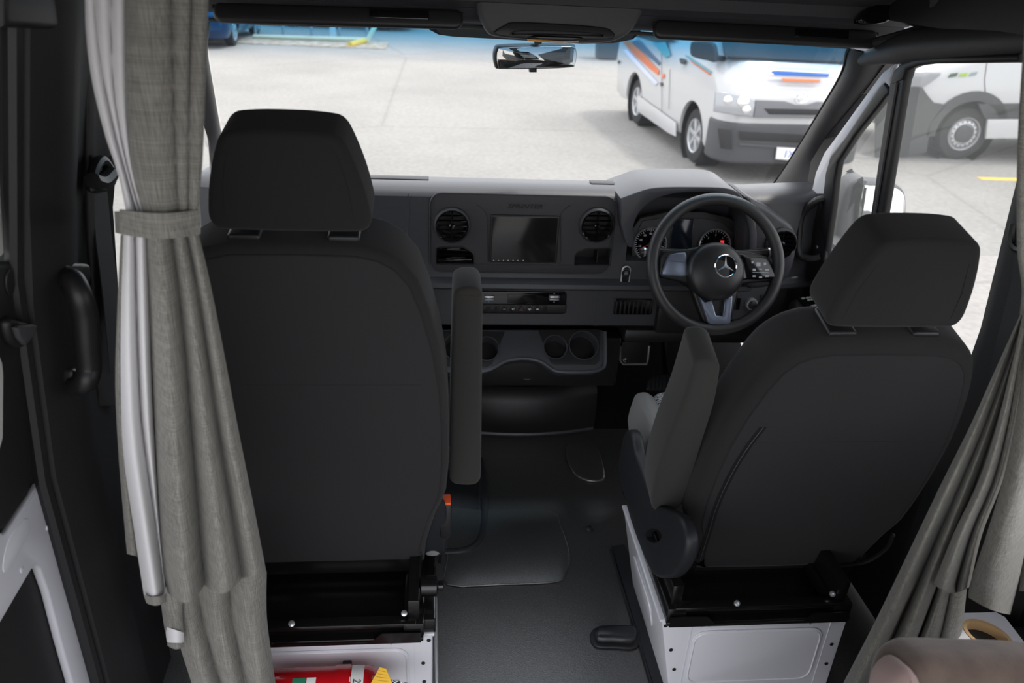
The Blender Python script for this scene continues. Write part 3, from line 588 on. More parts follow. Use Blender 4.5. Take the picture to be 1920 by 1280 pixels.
def icon(px, kind):
    u, v = LF.uv(px, 576.5); B = L @ T(u, v, .0128); m = MB()
    if kind == 'tri':
        for r in (.0062, .0034): 
            P = [V((r*math.cos(a), r*math.sin(a)-.0012, 0)) for a in (math.pi/2, math.pi*7/6, math.pi*11/6)]
            m.tube([B @ p for p in P], .0006, 4, closed=True)
    elif kind == 'seat': m.add([(-.004, .004, 0), (-.002, .004, 0), (.001, -.001, 0), (.004, -.001, 0), (.004, -.003, 0), (-.001, -.003, 0)], [(0, 1, 2, 3, 4, 5)], B); m.pad(ell(.003, .003, .0018, .0018, 8), .0003, .0001, B)
    elif kind == 'off': q = text_mb('OFF', B, w=.008, h=.003); m.add(q.v, q.f)
    elif kind == 'car': m.add([(-.005, -.002, 0), (.005, -.002, 0), (.005, 0, 0), (.003, .0005, 0), (.0015, .003, 0), (-.002, .003, 0), (-.0035, .0005, 0), (-.005, 0, 0)], [tuple(range(8))], B)
    else: m.add([(-.005, .002, 0), (.004, .002, 0), (.005, .0, 0), (-.001, -.001, 0), (-.005, .0, 0)], [tuple(range(5))], B); m.box((-.001, -.004, 0), (.001, -.001, .0004), 0, B)
    m.build('button_icon', mat('hazard_red', (.55, .25, .25), .5) if kind == 'tri' else TICK, bb, smooth=False)
for px, k in ((945, 'off'), (961, 'seat'), (976.5, 'tri'), (992, 'car2'), (1007, 'car')): icon(px, k)
for px in (823, 1119.5):
    m = MB(); m.box((*LF.uv(px-.6, 610), -.001), (*LF.uv(px+.6, 550), .0016), 0, L); m.build('panel_joint', DASH, dash)
m = MB(); m.pad(rrect(*LF.uv(1149, 588.5), *LF.uv(1225, 559.5), .006, 3), .005, .002, L); rg = m.build('coin_tray', GLOSS, dash)
for i in range(9):
    m = MB(); m.box((*LF.uv(1152+8*i, 586), .004), (*LF.uv(1158+8*i, 563), .009), .0015, L); m.build('rib', BLK, rg)
# ---- cup holder console under it, sloping towards the seats
z0 = z_bot-.008; KP = Plane((0, .185, z0), (0, -.72, .69))
con = [(800, 617), (1128, 617), (1134, 622), (1134, 678), (1128, 690), (1112, 696), (1050, 697), (1035, 692), (1010, 677), (995, 673), (960, 674), (945, 678), (925, 690), (905, 697), (850, 699), (800, 697)]
co_ = KP.out(con); m = MB(); m.pad(co_, -.05, .006, KP.M(0)); cons = m.build('cup_console', DASH, dash)
m = MB(); m.tube([KP.M(.0) @ V((u, v, 0)) for u, v in [KP.uv(*p) for p in crc([(1134, 622), (1134, 680), (1126, 692), (1105, 697), (1050, 697), (1032, 690), (1012, 677), (980, 672), (948, 677), (925, 690), (900, 697), (850, 699)], 3, False)]], .006, 8); m.build('console_lip', DASH, cons)
def cups(pl, sgn):
    mir = lambda P: P if sgn > 0 else [(979*2-x-4, y+3) for x, y in P]
    O_ = pl.out(mir([(1008, 619), (1120, 617), (1126, 622), (1124, 676), (1117, 683), (1040, 684), (1032, 680)]))
    c1, c2 = [pl.uv(*p) for p in mir([(1041, 651), (1094, 648)])]
    r1, r2 = abs(pl.uv(1063, 651)[0]-pl.uv(1041, 651)[0]), abs(pl.uv(1121, 648)[0]-pl.uv(1094, 648)[0])
    q1 = abs(pl.uv(1041, 629)[1]-pl.uv(1041, 651)[1]); q2 = abs(pl.uv(1094, 621.5)[1]-pl.uv(1094, 648)[1])
    CUTS = ([], []); m = MB(); m.pad(O_, .0025, .0015, pl.M(0)); ins = m.build('cup_insert', BLK, cons)
    for c, r, q in ((c1, r1, q1), (c2, r2, q2)):
        m = MB(); m.pad(ell(*c, r*.93, q*.93, 28), .002, .0005, pl.M(-.046)); m.build('cup_well', BLK, ins)
        for _k in range(2): c_ = MB(); c_.pad(ell(*c, r*.96, q*.96, 28), .07, .0005, pl.M(-.045)); CUTS[_k].append(c_)
        m = MB(); m.tube([pl.M(.003) @ V((x, y, 0)) for x, y in ell(*c, r, q, 32)], .002, 6, closed=True); m.build('cup_rim', DASH, ins)
    w = ((c1[0]*r2+c2[0]*r1)/(r1+r2), (c1[1]+c2[1])/2); m = MB(); m.pad(rrect(w[0]-.008, w[1]-.012, w[0]+.008, w[1]+.012, .003), .002, .0005, pl.M(-.045)); m.build('cup_waist', BLK, ins)
    for _k in range(2): c_ = MB(); c_.pad(rrect(w[0]-.012, w[1]-.012, w[0]+.012, w[1]+.012, .003), .068, .0005, pl.M(-.0445)); CUTS[_k].append(c_)
    carve(ins, CUTS[0]); carve(cons, CUTS[1])
cups(KP, 1); cups(KP, -1)
# lower console: socket plate, cavity and bowed kick panel
kb = at(1010, 825, Z=0); kt = at(1010, 750, Y=kb.y-.03)
m = MB(); m.box((-.33, .24, .30), (.335, .6, KP.p.z-.05), .01); m.build('console_core', CAV, dash)
arc = lambda x: kb.y+.035+.55*(x-.06)**2
def kick(u, v):
    x = -.34+u*.66; return V((x, arc(x)-.02*math.sin(math.pi*v)+(.0 if v < .99 else .02), kt.z*v))
m = MB(); m.grid(kick, 26, 8); kp = m.build('kick_panel', BLK, dash, thick=-.01, recalc=False)
m = MB(); m.tube([kick(i/26, 0)+V((0, -.012, .012)) for i in range(27)], .009, 8); m.build('foot_bead', DASH, kp)
m = MB(); m.tube([kick(i/26, .99)+V((0, -.004, 0)) for i in range(27)], .004, 6); m.build('top_bead', BLK, kp)
SO = Plane(at(970, 708, Y=.25), (0, -1, .3)); m = MB(); m.pad(SO.out([(930, 697), (1008, 697), (1010, 716), (934, 718)]), .006, .003, SO.M(0)); sk = m.build('socket_plate', BLK, dash)
m = MB(); m.pad(rrect(*SO.uv(944, 711), *SO.uv(971, 700), .003, 3), .004, .002, SO.M(.005)); m.build('usb_cover', DASH2, sk)
m = MB(); m.pad(ell(*SO.uv(988, 706), .017, .011, 20), .005, .002, SO.M(.005)); m.build('socket_cap', DASH2, sk)
m = MB(); m.pad(rrect(*SO.uv(950, 706.5), *SO.uv(955, 704.5), .001, 2), .001, .0003, SO.M(.0092)); m.build('usb_mark', TICK, sk)
# ---- instrument hood
HF = Plane((.5, .13, .85), (0, -1, 0))
oa = [(1164, 372), (1186, 364), (1216, 354), (1247, 350.5), (1300, 350), (1350, 351), (1372, 355), (1388, 364), (1400, 382), (1414, 408), (1420, 440), (1418, 480)]
ia = [(1404, 478), (1405, 440), (1400, 410), (1388, 384), (1370, 368), (1340, 362), (1300, 361), (1265, 363), (1235, 371), (1212, 385), (1195, 405), (1187, 430), (1188, 460), (1176, 460), (1164, 420)]
m = MB(); m.pad(HF.out(crc(oa, 3, False)+crc(ia, 3, False)), -.20, .004, HF.M(0), n=3); hd = m.build('instrument_hood', DASH, dash, ang=50)
# the rounded dash shoulder right of the hood, with its vent
m = MB(); m.pad(HF.out(crc([(1400, 372), (1418, 378), (1445, 392), (1470, 410), (1490, 425), (1498, 450), (1494, 490), (1480, 525), (1450, 540), (1400, 540), (1396, 470), (1402, 420)], 3)), -.16, .015, HF.M(-.01), n=3); sh = m.build('dash_shoulder', DASH, dash)
u, v = HF.uv(1466, 458); c_ = MB(); c_.lathe([(.043*.90, -.06), (.043*.90, .05)], 36, HF.M(-.012) @ T(u, v, 0)); carve(sh, [c_]); vent(0, 0, .043, sh, HF.M(-.012) @ T(u, v, 0))
# instrument cluster
CF = Plane((.5, .225, .83), (0, -1, .18)); C0 = CF.M(0)
m = MB(); m.pad(CF.out([(1184, 484), (1184, 430), (1200, 408), (1250, 396), (1320, 396), (1370, 408), (1410, 440), (1412, 520), (1300, 530)]), -.02, .004, C0); clu = m.build('instrument_cluster', BLK, dash)
m = MB(); m.pad(CF.out([(1192, 440), (1204, 414), (1240, 408), (1320, 409), (1352, 416), (1374, 436), (1376, 495), (1195, 495)]), .003, .002, C0); m.build('cluster_face', DASH2, clu)
m = MB(); m.pad(rrect(*CF.uv(1254, 474), *CF.uv(1301, 410), .003, 3), .004, .002, C0 @ T(0, 0, .002)); m.build('cluster_display', mat('cluster_display', (.012, .017, .026), .1), clu)
def dial(px, py, r, nums, a0, a1, needle):
    B = C0 @ T(*CF.uv(px, py), .003); m = MB(); m.lathe([(r, 0), (r, .006), (r*.96, .008), (r*.93, .006), (r*.92, .001)], 36, B, cap=False); d = m.build('dial', SILV, clu)
    m = MB(); m.lathe([(r*.93, .0005), (r*.93, .002)], 36, B); m.build('dial_face', GLOSS, d)
    m = MB(); N = 4*(len(nums)-1)
    for i in range(N+1):
        a = math.radians(a0+(a1-a0)*i/N); L = .16 if i % 4 == 0 else .09; c, s_ = math.cos(a), math.sin(a); w = .0006
        m.add([(r*.90*c-w*s_, r*.90*s_+w*c, .0025), (r*.90*c+w*s_, r*.90*s_-w*c, .0025), (r*(.90-L)*c+w*s_, r*(.90-L)*s_-w*c, .0025), (r*(.90-L)*c-w*s_, r*(.90-L)*s_+w*c, .0025)], [(0, 1, 2, 3)], B)
    m.build('tick_marks', TICK, d, smooth=False)
    m = MB()
    for i, t in enumerate(nums):
        a = math.radians(a0+(a1-a0)*i/(len(nums)-1)); q = text_mb(t, B @ T(r*.62*math.cos(a), r*.62*math.sin(a), .0025), h=.0058); m.add(q.v, q.f)
    m.build('dial_numbers', TICK, d, smooth=False)
    a = math.radians(needle); m = MB(); n_ = V((-math.sin(a), math.cos(a), 0)); e = V((math.cos(a), math.sin(a), 0)); z = V((0, 0, .0035))
    m.add([n_*.0016+z-e*.006, -n_*.0016+z-e*.006, e*r*.78-n_*.0006+z, e*r*.78+n_*.0006+z], [(0, 1, 2, 3)], B); m.build('needle', REDM, d, smooth=False)
    m = MB(); m.lathe([(.006, .002), (.006, .006), (.004, .0075)], 14, B); m.build('needle_hub', GLOSS, d)
    return d, B
dial(1218, 457, .050, ['0', '20', '40', '60', '80', '100', '120', '140', '160'], 225, -45, 205)
d, B = dial(1339, 459, .049, ['0', '1', '2', '3', '4', '5', '6'], 225, -45, 222)
m = MB(); m.box((.010, .0, .002), (.021, .009, .0032), 0, B @ T(.006, .006, 0)); m.build('warning_light', REDG, d)
# light switch panel right of the column, knee panel under the column
LP = Plane(at(1400, 565, Y=.15), (.0, -1, .12)); m = MB(); m.pad(crc(LP.out([(1372, 545), (1400, 540), (1442, 535), (1455, 545), (1440, 580), (1420, 596), (1372, 600)]), 2), -.04, .006, LP.M(0)); lp = m.build('light_panel', DASH, dash)
B = LP.M(0) @ T(*LP.uv(1408, 569), 0); m = MB(); m.lathe([(.0185, 0), (.0185, .010), (.0165, .013), (.0125, .013), (.012, .010)], 28, B); k_ = m.build('light_knob', SILV, lp)
m = MB(); m.lathe([(.0118, .009), (.0118, .016), (.009, .018), (.001, .0185)], 24, B); m.build('knob_cap', BLK, k_)
m = MB(); m.pad(rrect(*LP.uv(1376, 580), *LP.uv(1389, 556), .003, 3), .005, .002, LP.M(0)); m.build('dimmer', GLOSS, lp)
m = MB(); m.pad(rrect(*LP.uv(1424, 562), *LP.uv(1436, 552), .003, 3), .003, .001, LP.M(0)); m.build('push_button', BLK, lp)
m = MB(); m.box((at(1234, 580, Y=.185).x, .185, z_bot-.02), (.82, .35, z_edge-.004), .015); m.build('knee_panel', BLK, dash)
m = MB(); m.box((.33, .20, z_bot-.06), (.82, .5, z_bot-.01), .015); m.build('under_tray', CAV, dash)
# ================================================================== steering wheel
WC = V((.507, 0, .809)); WP = Plane(at(1342, 497, Y=0), (0, -math.cos(.42), math.sin(.42)))
sw = thing('steering_wheel', WP.p, 'black three-spoke steering wheel with round hub and chrome star emblem', 'steering wheel')
M0 = WP.M(0); cu, cv = WP.uv(1342, 496)
ru = (WP.uv(1471, 496)[0]-WP.uv(1213, 496)[0])/2; rv = (WP.uv(1342, 362)[1]-WP.uv(1342, 630)[1])/2
RM = .0162; rr_ = (ru+rv)/2-RM
m = MB(); m.tube([M0 @ V((cu+rr_*math.cos(a*math.pi/36), cv+rr_*math.sin(a*math.pi/36), 0)) for a in range(72)], RM, 14, closed=True); m.build('rim', mat('wheel_leather', (.022, .022, .023), .42, bump=('noise', 900, .25, .0006)), sw)
def wpad(name, px, h, r, off, mt, sm=3, closed=True):
    m = MB(); m.pad(crc(WP.out(px), sm) if sm > 1 else WP.out(px), h, r, WP.M(off)); return m.build(name, mt, sw)
wpad('hub_shell', [(1243, 470), (1290, 466), (1338, 458), (1390, 470), (1440, 480), (1456, 512), (1450, 528), (1395, 532), (1382, 560), (1370, 606), (1360, 610), (1328, 608), (1318, 600), (1303, 560), (1288, 530), (1240, 520), (1236, 500)], -.03, .008, -.002, BLK, 2)
m = MB(); hu, hv = WP.uv(1338, 509); hr = abs(WP.uv(1390.5, 509)[0]-hu)
m.lathe([(hr*.98, -.02), (hr, 0), (hr, .016), (hr*.97, .024), (hr*.88, .031), (hr*.70, .037), (hr*.45, .041), (hr*.2, .0425), (.001, .043)], 40, M0 @ T(hu, hv, 0)); hub = m.build('hub', mat('hub_plastic', (.016, .016, .017), .38, bump=('noise', 900, .2, .0005)), sw)
wpad('left_spoke', [(1240, 515), (1243, 498), (1250, 482), (1256, 477), (1284, 473), (1287, 490), (1288, 518), (1262, 517)], .012, .005, -.004, BLUEGREY, 2)
m = MB(); m.tube([WP.pt(1251, 489)+WP.n*.0085, WP.pt(1284, 492)+WP.n*.0085], .0012, 5); m.build('spoke_groove', BLUEGREY, sw)
rs = wpad('right_spoke', [(1382, 478), (1400, 480), (1432, 484), (1442, 495), (1452, 515), (1450, 523), (1400, 524), (1388, 522)], .014, .005, -.004, GLOSS, 2)
for px, py, w, h in [(1408, 492, 4, 4), (1419, 496, 8, 7), (1431, 495, 5, 5), (1411, 506, 6, 4), (1423, 505, 6, 2), (1435, 506, 7, 3), (1411, 518, 6, 3), (1423, 520, 6, 3), (1435, 518, 7, 3), (1423, 511, 30, .8)]:
    m = MB(); m.pad(rrect(*WP.uv(px-w/2, py+h/2), *WP.uv(px+w/2, py-h/2), .001, 2), .0012, .0004, WP.M(.0098)); m.build('button_mark', mat('button_print', (.45, .46, .48), .6), rs)
m = MB()
lo = [(1309, 556), (1320, 566), (1333, 562), (1340, 588), (1341, 591), (1353, 592), (1354, 588), (1357, 561), (1372, 553), (1368, 604), (1362, 609), (1330, 608), (1325, 603)]
wpad('lower_spoke', lo, .014, .004, -.004, BLUEGREY, 1)
# star emblem: chrome ring and three-pointed star
EB = M0 @ T(*WP.uv(1350, 500), .0425); er = .031
m = MB(); m.lathe([(er, -.004), (er, .001), (er*.94, .003), (er*.88, .001), (er*.88, -.004)], 40, EB, cap=False); em = m.build('emblem', CHROME, hub)
m = MB(); m.lathe([(er*.9, -.005), (er*.9, -.001)], 36, EB); m.build('emblem_field', GLOSS, em)
m = MB()
for k in range(3):
    a = math.pi/2+k*2*math.pi/3; e = V((math.cos(a), math.sin(a), 0)); n_ = V((-e.y, e.x, 0)); t = e*er*.9; b1 = -e*er*.0+n_*er*.115+e*er*.066; b2 = -n_*er*.115+e*er*.066; c = V((0, 0, .0035))
    m.add([V((0, 0, .0035)), b1, t, b2], [(0, 1, 2), (0, 2, 3)], EB)
m.build('star', SILV, em, smooth=False)
m = MB(); m.tube([M0 @ V((cu, cv, -.02)), M0 @ V((cu, cv-.01, -.20))], [.045, .05], 20); m.build('column_shroud', BLK, sw)
# stalks
root = thing('indicator_stalk', WP.pt(1385, 478), 'black and chrome wiper stalk reaching right behind the steering wheel', 'stalk')
WPs = Plane(WP.p-WP.n*.035, WP.n); m = MB(); a, b = WPs.pt(1340, 480), WPs.pt(1443, 473); m.tube([a, a.lerp(b, .45), a.lerp(b, .98), b], [.008, .011, .0125, .010], 12); m.build('lever', BLK, root)
m = MB(); d_ = (b-a).normalized(); m.tube([b-d_*.006, b], .0132, 12); m.build('end_ring', SILV, root)
m = MB(); m.tube([a.lerp(b, .35)+V((0, 0, .011)), a.lerp(b, .95)+V((0, -.002, .0125))], .0016, 6); m.build('lever_rib', BLK, root)
root = thing('column_stalk', WP.pt(1222, 473), 'short black stalk with bright end left of the steering wheel', 'stalk')
m = MB(); a, b = WPs.pt(1330, 474), WPs.pt(1200, 472); m.tube([a, a.lerp(b, .4), a.lerp(b, .97), b], [.008, .010, .012, .009], 12); m.build('lever', BLK, root)
m = MB(); d_ = (b-a).normalized(); m.tube([b-d_*.014, b-d_*.009], .0128, 12); m.build('end_ring', SILV, root)
# ================================================================== pedals and bracket in the footwell
PB = Plane(at(1190, 670, Y=.42), (0, -1, .25)); root = thing('metal_bracket', at(1190, 690, Y=.45), 'silver edged black metal bracket under the dashboard by the pedals', 'bracket')
m = MB(); m.pad(rrect(*PB.uv(1163, 682), *PB.uv(1217, 640), .006, 3), -.04, .003, PB.M(0)); m.build('plate', BLK, root)
m = MB(); m.tube([PB.pt(*p)+PB.n*.003 for p in [(1163, 648), (1163, 676), (1168, 682), (1212, 682), (1215, 672), (1217, 648)]], .0035, 6); m.build('edge', SILV, root)
m = MB(); m.lathe([(.007, 0), (.007, .005), (.003, .006)], 12, PB.M(.002) @ T(*PB.uv(1172, 675), 0)); m.build('bolt', CHROME, root)
m = MB(); m.box((PB.p.x-.03, .44, PB.p.z-.03), (PB.p.x+.03, .80, PB.p.z+.03), .01); m.build('arm', BLK, root)
BP = Plane(at(1246, 718, Y=.40), (0, -.75, .65)); root = thing('brake_pedal', at(1246, 733, Y=.40), 'wide black rubber brake pedal with ribbed pad in the driver footwell', 'pedal')
m = MB(); m.pad(crc(BP.out([(1211, 722), (1216, 708), (1240, 702), (1275, 704), (1285, 720), (1282, 733), (1216, 734)]), 3), .016, .006, BP.M(0)); pd_ = m.build('pad', RUBS, root)
for i in range(9):
    m = MB(); m.tube([BP.pt(1218+7*i, 731)+BP.n*.017, BP.pt(1220+7*i, 707)+BP.n*.017], .0022, 5); m.build('tread', RUBS, pd_)
m = MB(); m.tube([BP.pt(1250, 715)-BP.n*.004, BP.p+V((.01, .10, .10)), BP.p+V((.02, .26, .16))], .011, 8); m.build('arm', STEEL, root)
# ================================================================== seat boxes (white pressed steel)
def seat_box(x0, x1, y0, y1, h, lab, aisle, tp=0.0):
    root = thing('seat_box', ((x0+x1)/2, (y0+y1)/2, 0), lab, 'seat base')
    m = MB(); m.rings([[(x, y, z) for x, y in rrect(x0+tp*(h-z), y0, x1, y1, .006, 2)] for z in (0, h-.004)]+[[(x, y, h) for x, y in rrect(x0+.004, y0+.004, x1-.004, y1-.004, .005, 2)]]); b = m.build('body', WHITE, root)
    w = x1-x0
    RP_ = Plane((x0, y0, 0), (0, -1, 0)); M = RP_.M(0)
    m = MB(); m.pad(rrect(.055+tp*.1, .075, w-.05, h-.03, .03, 6), .004, .0038, M); pn = m.build('pressed_panel', WHITE, b)
    m = MB(); m.tube([M @ V((x, y, .0035)) for x, y in rrect(.060+tp*.1, .080, w-.055, h-.035, .028, 6)], .0022, 5, closed=True); m.build('panel_crease', WHITE, b)
    m = MB(); m.pad(rrect(w*.30, .004, w*.62, .062, .02, 5), .003, .0028, M); m.build('pressed_panel', WHITE, b)
    m = MB(); m.pad([(.09, h-.018), (.11, h-.002), (w-.10, h-.002), (w-.085, h-.018)], .006, .003, M); m.build('top_flange', WHITE, b)
    for u, v in ((.018, h*.45), (.015, h*.68), (w-.018, h*.45), (w-.02, h*.68), (.008 if aisle < 0 else w-.008, h-.012)):
        m = MB(); m.lathe([(.0045, 0), (.0045, .0012)], 10, M @ T(u+(tp*(h-v) if u < .05 else 0), v, 0)); m.build('bolt_hole_shade', BLK, b)  # flat black discs painted in place of the shade inside bolt holes
    for u in (.042+tp*h*.5, w-.038):
        m = MB(); m.box((u-.0006, .02, 0), (u+.0006, h-.002, .0012), 0, M); m.build('fold_line', WHITE, b)
    # aisle side: long pressed slot
    sx = x0 if aisle < 0 else x1; SPl = Plane((sx+tp*h, y0, 0), (aisle, 0, -tp)); s_ = 1 if aisle > 0 else -1
    m = MB(); o = rrect(.12, h*.42, .30, h*.76, .03, 6); m.pad([(x if aisle > 0 else -x, y) for x, y in o], .004, .0035, SPl.M(0)); m.build('pressed_slot', WHITE, b)
    m = MB(); m.box((sx-.004 if aisle < 0 else sx-.020, y0, h-.002), (sx+.020 if aisle < 0 else sx+.004, y1, h+.006), .002); m.build('side_flange', WHITE, b)
    for xx in (x0+.015+tp*h, x1-.05):
        m = MB(); m.box((xx, y0-.03, 0), (xx+.05, y0+.01, .035), .006); m.build('foot_cover', BLK, root)
    return root
BH = .268
seat_box(.240, .665, -.72, -.33, BH, 'white pressed steel box carrying the driver seat', -1, .21)
seat_box(-.700, -.252, -.72, -.33, BH-.02, 'white pressed steel box carrying the passenger seat above the fire extinguisher', 1)
# ================================================================== seats
SEAM = mat('seam_thread', (.012, .012, .013), .9)
def seat(side, xc, hy, hz, lean, lab, zbox, aisle, arm, vs=1.0):
    root = thing('seat', (xc, hy+.15, zbox), lab, 'seat')
    n = V((0, -math.cos(lean), -math.sin(lean)*1.0)); up = V((0, -math.sin(lean), math.cos(lean)))
    PL = Plane((xc, hy, hz), V((1, 0, 0)).cross(up)*1, up)   # rear face of the backrest, normal to the rear
    # half outline of the back, bottom to top: (half width, height along the back)
    H = [(.203, -.060 if side < 0 else -.034), (.207, .0), (.217, .05), (.228, .10), (.240, .135), (.249, .17), (.254, .26), (.253, .36), (.247, .46), (.234, .55), (.216, .63), (.196, .69), (.170, .725), (.140, .745), (.10, .755)]
    o = [(a, b) for a, b in H]+[(0, .757)]+[(-a, b) for a, b in H[::-1]]
    o = [(x, y*vs) for x, y in o]
    M = PL.M(0)
    m = MB(); er_ = .018 if side < 0 else .030; m.pad(crc(o, 2) if side > 0 else o, -.125, er_, M, n=5); bk = m.build('backrest', SEAT, root, ang=60)
    # rear cover panel set into the back, its seam line standing proud
    oi = inset(ccw(o), .016 if side < 0 else .028); m = MB(); m.pad(oi, .004, .0035, PL.M(-.0015), n=2); rp = m.build('rear_panel', SEATR, bk)
    m = MB(); k = [p for p in oi if p[1] > .10]; k.sort(key=lambda p: math.atan2(p[1]-.3, p[0])); k = [p for p in ccw(oi)]
    m.tube([PL.M(.0) @ V((x, y, 0)) for x, y in k], .0018, 5, closed=True); m.build('seam', SEAM, bk)
    m = MB(); m.tube([PL.M(.0022) @ V((x, .47*vs, 0)) for x in (-.2, -.1, 0, .1, .2)], .0009, 4); m.build('cross_seam', SEAM, bk)
    if side > 0:                                              # zip along the edge of the cover
        zz = [(-.196, .02), (-.200, .12), (-.205, .22), (-.200, .32), (-.188, .40), (-.172, .46)]
        m = MB(); A = [PL.M(.0032) @ V((x-.007, y, 0)) for x, y in crc(zz, 4, False)]; B = [PL.M(.0032) @ V((x+.007, y, 0)) for x, y in crc(zz, 4, False)]; m.ribbon(A, B); m.build('zip_tape', BLK, bk, thick=.001)
        m = MB(); m.tube([PL.M(.004) @ V((x, y, 0)) for x, y in crc(zz, 4, False)], .0009, 4); m.build('zip_teeth', GREYPL, bk)
    for s in (-1, 1):                                         # front bolsters
        m = MB(); m.pad(crc([(s*.13, .10*vs), (s*.205, .10*vs), (s*.212, .25*vs), (s*.20, .42*vs), (s*.17, .52*vs), (s*.13, .50*vs), (s*.12, .30*vs)], 3), .05, .018, PL.M(-.155), n=4); m.build('bolster', SEAT, bk)
    # headrest
    hb = .782*vs-(.007 if side < 0 else 0); HH = [(.03, -.002), (.098, -.001), (.113, .002), (.121, .009), (.1245, .020), (.1235, .036), (.116, .075), (.106, .110), (.097, .135), (.090, .150), (.081, .159), (.068, .163), (.03, .166)]; HH = [(a, b*(1.09 if side > 0 else 1.0)) for a, b in HH]
    ho = [(a, b+hb) for a, b in HH]+[(-a, b+hb) for a, b in HH[::-1]]
    m = MB(); m.pad(crc(ho, 3), -.095, .012, PL.M(-.012), n=5); hr = m.build('headrest', SEAT, root, ang=60)
    for s in (-1, 1):
        m = MB(); m.tube([PL.M(-.0125) @ V((s*.098, hb+.022, 0)), PL.M(-.0118) @ V((s*.093, hb+.08, 0)), PL.M(-.0125) @ V((s*.078, hb+.138, 0))], .0009, 4); m.build('seam', SEAM, hr)
        m = MB(); m.tube([PL.M(-.06) @ V((s*.065, .70*vs, 0)), PL.M(-.06) @ V((s*.065, hb+.04, 0))], .006, 10); m.build('headrest_post', CHROME, root)
        m = MB(); m.pad(rrect(s*.078-.026, .748*vs, s*.078+.026, .764*vs, .006, 3), -.075, .005, PL.M(-.02)); m.build('post_guide', BLK, root)
    m = MB(); m.pad(rrect(-.085, hb+.03, .085, hb+.14, .03, 5), -.006, .003, PL.M(-.115)); m.build('front_insert', PATF, hr)
    m = MB(); m.pad(rrect(-.12, .12*vs, .12, .66*vs, .05, 5), -.012, .005, PL.M(-.122)); m.build('front_insert', PATF, bk)
    # cushion
    cz = zbox+.115; y1 = hy+.06
    m = MB(); m.pad(rrect(xc-.21, y1, xc+.21, y1+.45, .05, 5), .102, .03, T(0, 0, cz), n=4); cu_ = m.build('cushion', PATF, root)
    for s in (-1, 1):
        m = MB(); pts = [(y1-.02, cz+.03), (y1-.01, cz+.075), (y1+.1, cz+.105), (y1+.3, cz+.11), (y1+.42, cz+.10), (y1+.47, cz+.06), (y1+.46, cz-.06), (y1, cz-.06)]
        x = xc+s*.245; Mx = Matrix(((0, 0, -s, x), (1, 0, 0, 0), (0, 1, 0, 0), (0, 0, 0, 1))); m.pad(crc(pts, 3), .048, .020, Mx, n=4); m.build('side_bolster', GREYF, cu_)
    m = MB(); m.box((xc-.215, y1+.02, cz-.03), (xc+.215, y1+.44, cz+.01), .008); m.build('pan', BLK, root)
    # black steel slides and cross members between seat and box
    yb = -.735; xf = .4525 if side > 0 else -.476
    m = MB(); m.box((xf-.205, yb+.0, zbox+.001), (xf+.205, yb+.40, zbox+.012), .002); fr = m.build('mounting_plate', STEEL, root)
    for s in (-1, 1):
        m = MB(); m.box((xf+s*.185-.022, yb+.005, zbox+.010), (xf+s*.185+.022, yb+.45, zbox+.045), .004); m.build('slide_rail', STEEL, root)
        m = MB(); m.box((xf+s*.185-.012, yb+.02, zbox+.043), (xf+s*.185+.012, yb+.44, cz-.02), .003); m.build('slide_upright', STEEL, root)
    m = MB(); m.box((xf-.19, yb+.006, zbox+.034), (xf+.19, yb+.03, zbox+.046), .002); m.build('cross_bar', STEEL, root)
    m = MB(); m.box((xf-.19, yb+.035, zbox+.012), (xf+.19, yb+.055, zbox+.020), .002); m.build('cross_bar', STEEL, root)
    m = MB(); m.box((xf-.20, hy+.005, zbox+.048), (xf+.20, hy+.045, hz-.01), .004); m.build('rear_plate', STEEL, root)
    m = MB(); m.pad(rrect(-.195, -.10 if side < 0 else -.075, .195, -.04 if side < 0 else -.02, .008, 3), -.03, .006, PL.M(-.01)); m.build('lower_skirt', BLK, root)
    m = MB(); m.add([(xf-.20, yb+.001, zbox), (xf+.20, yb+.001, zbox), (xf+.20, yb+.001, zbox+.028), (xf+.12, yb+.001, zbox+.028), (xf+.10, yb+.001, zbox+.008), (xf-.10, yb+.001, zbox+.008), (xf-.12, yb+.001, zbox+.028), (xf-.20, yb+.001, zbox+.028)], [tuple(range(8))]); m.build('stop_plate', STEEL, root, thick=.003)
    for dx, dy, dzz in ((-.17, .012, .038), (.11, .012, .038), (-.06, -.004, .06), (.165, .02, .055)):
        m = MB(); m.lathe([(.0065, 0), (.0065, .004), (.003, .006)], 10, frame((xf+dx, yb+dy+.006, zbox+dzz), (0, -.6, 1))); m.build('bolt', SILV, root)
    return root, PL, bk
LS, LPL, _b = seat(-1, -.474, -.585, .372, math.radians(11.0), 'dark grey passenger seat with upright back beside the left curtain', BH-.02, 1, 0)
RS, RPL, _b = seat(1, .545, -.600, .315, math.radians(14), 'dark grey driver seat reclined behind the steering wheel', BH, -1, 0, .885)
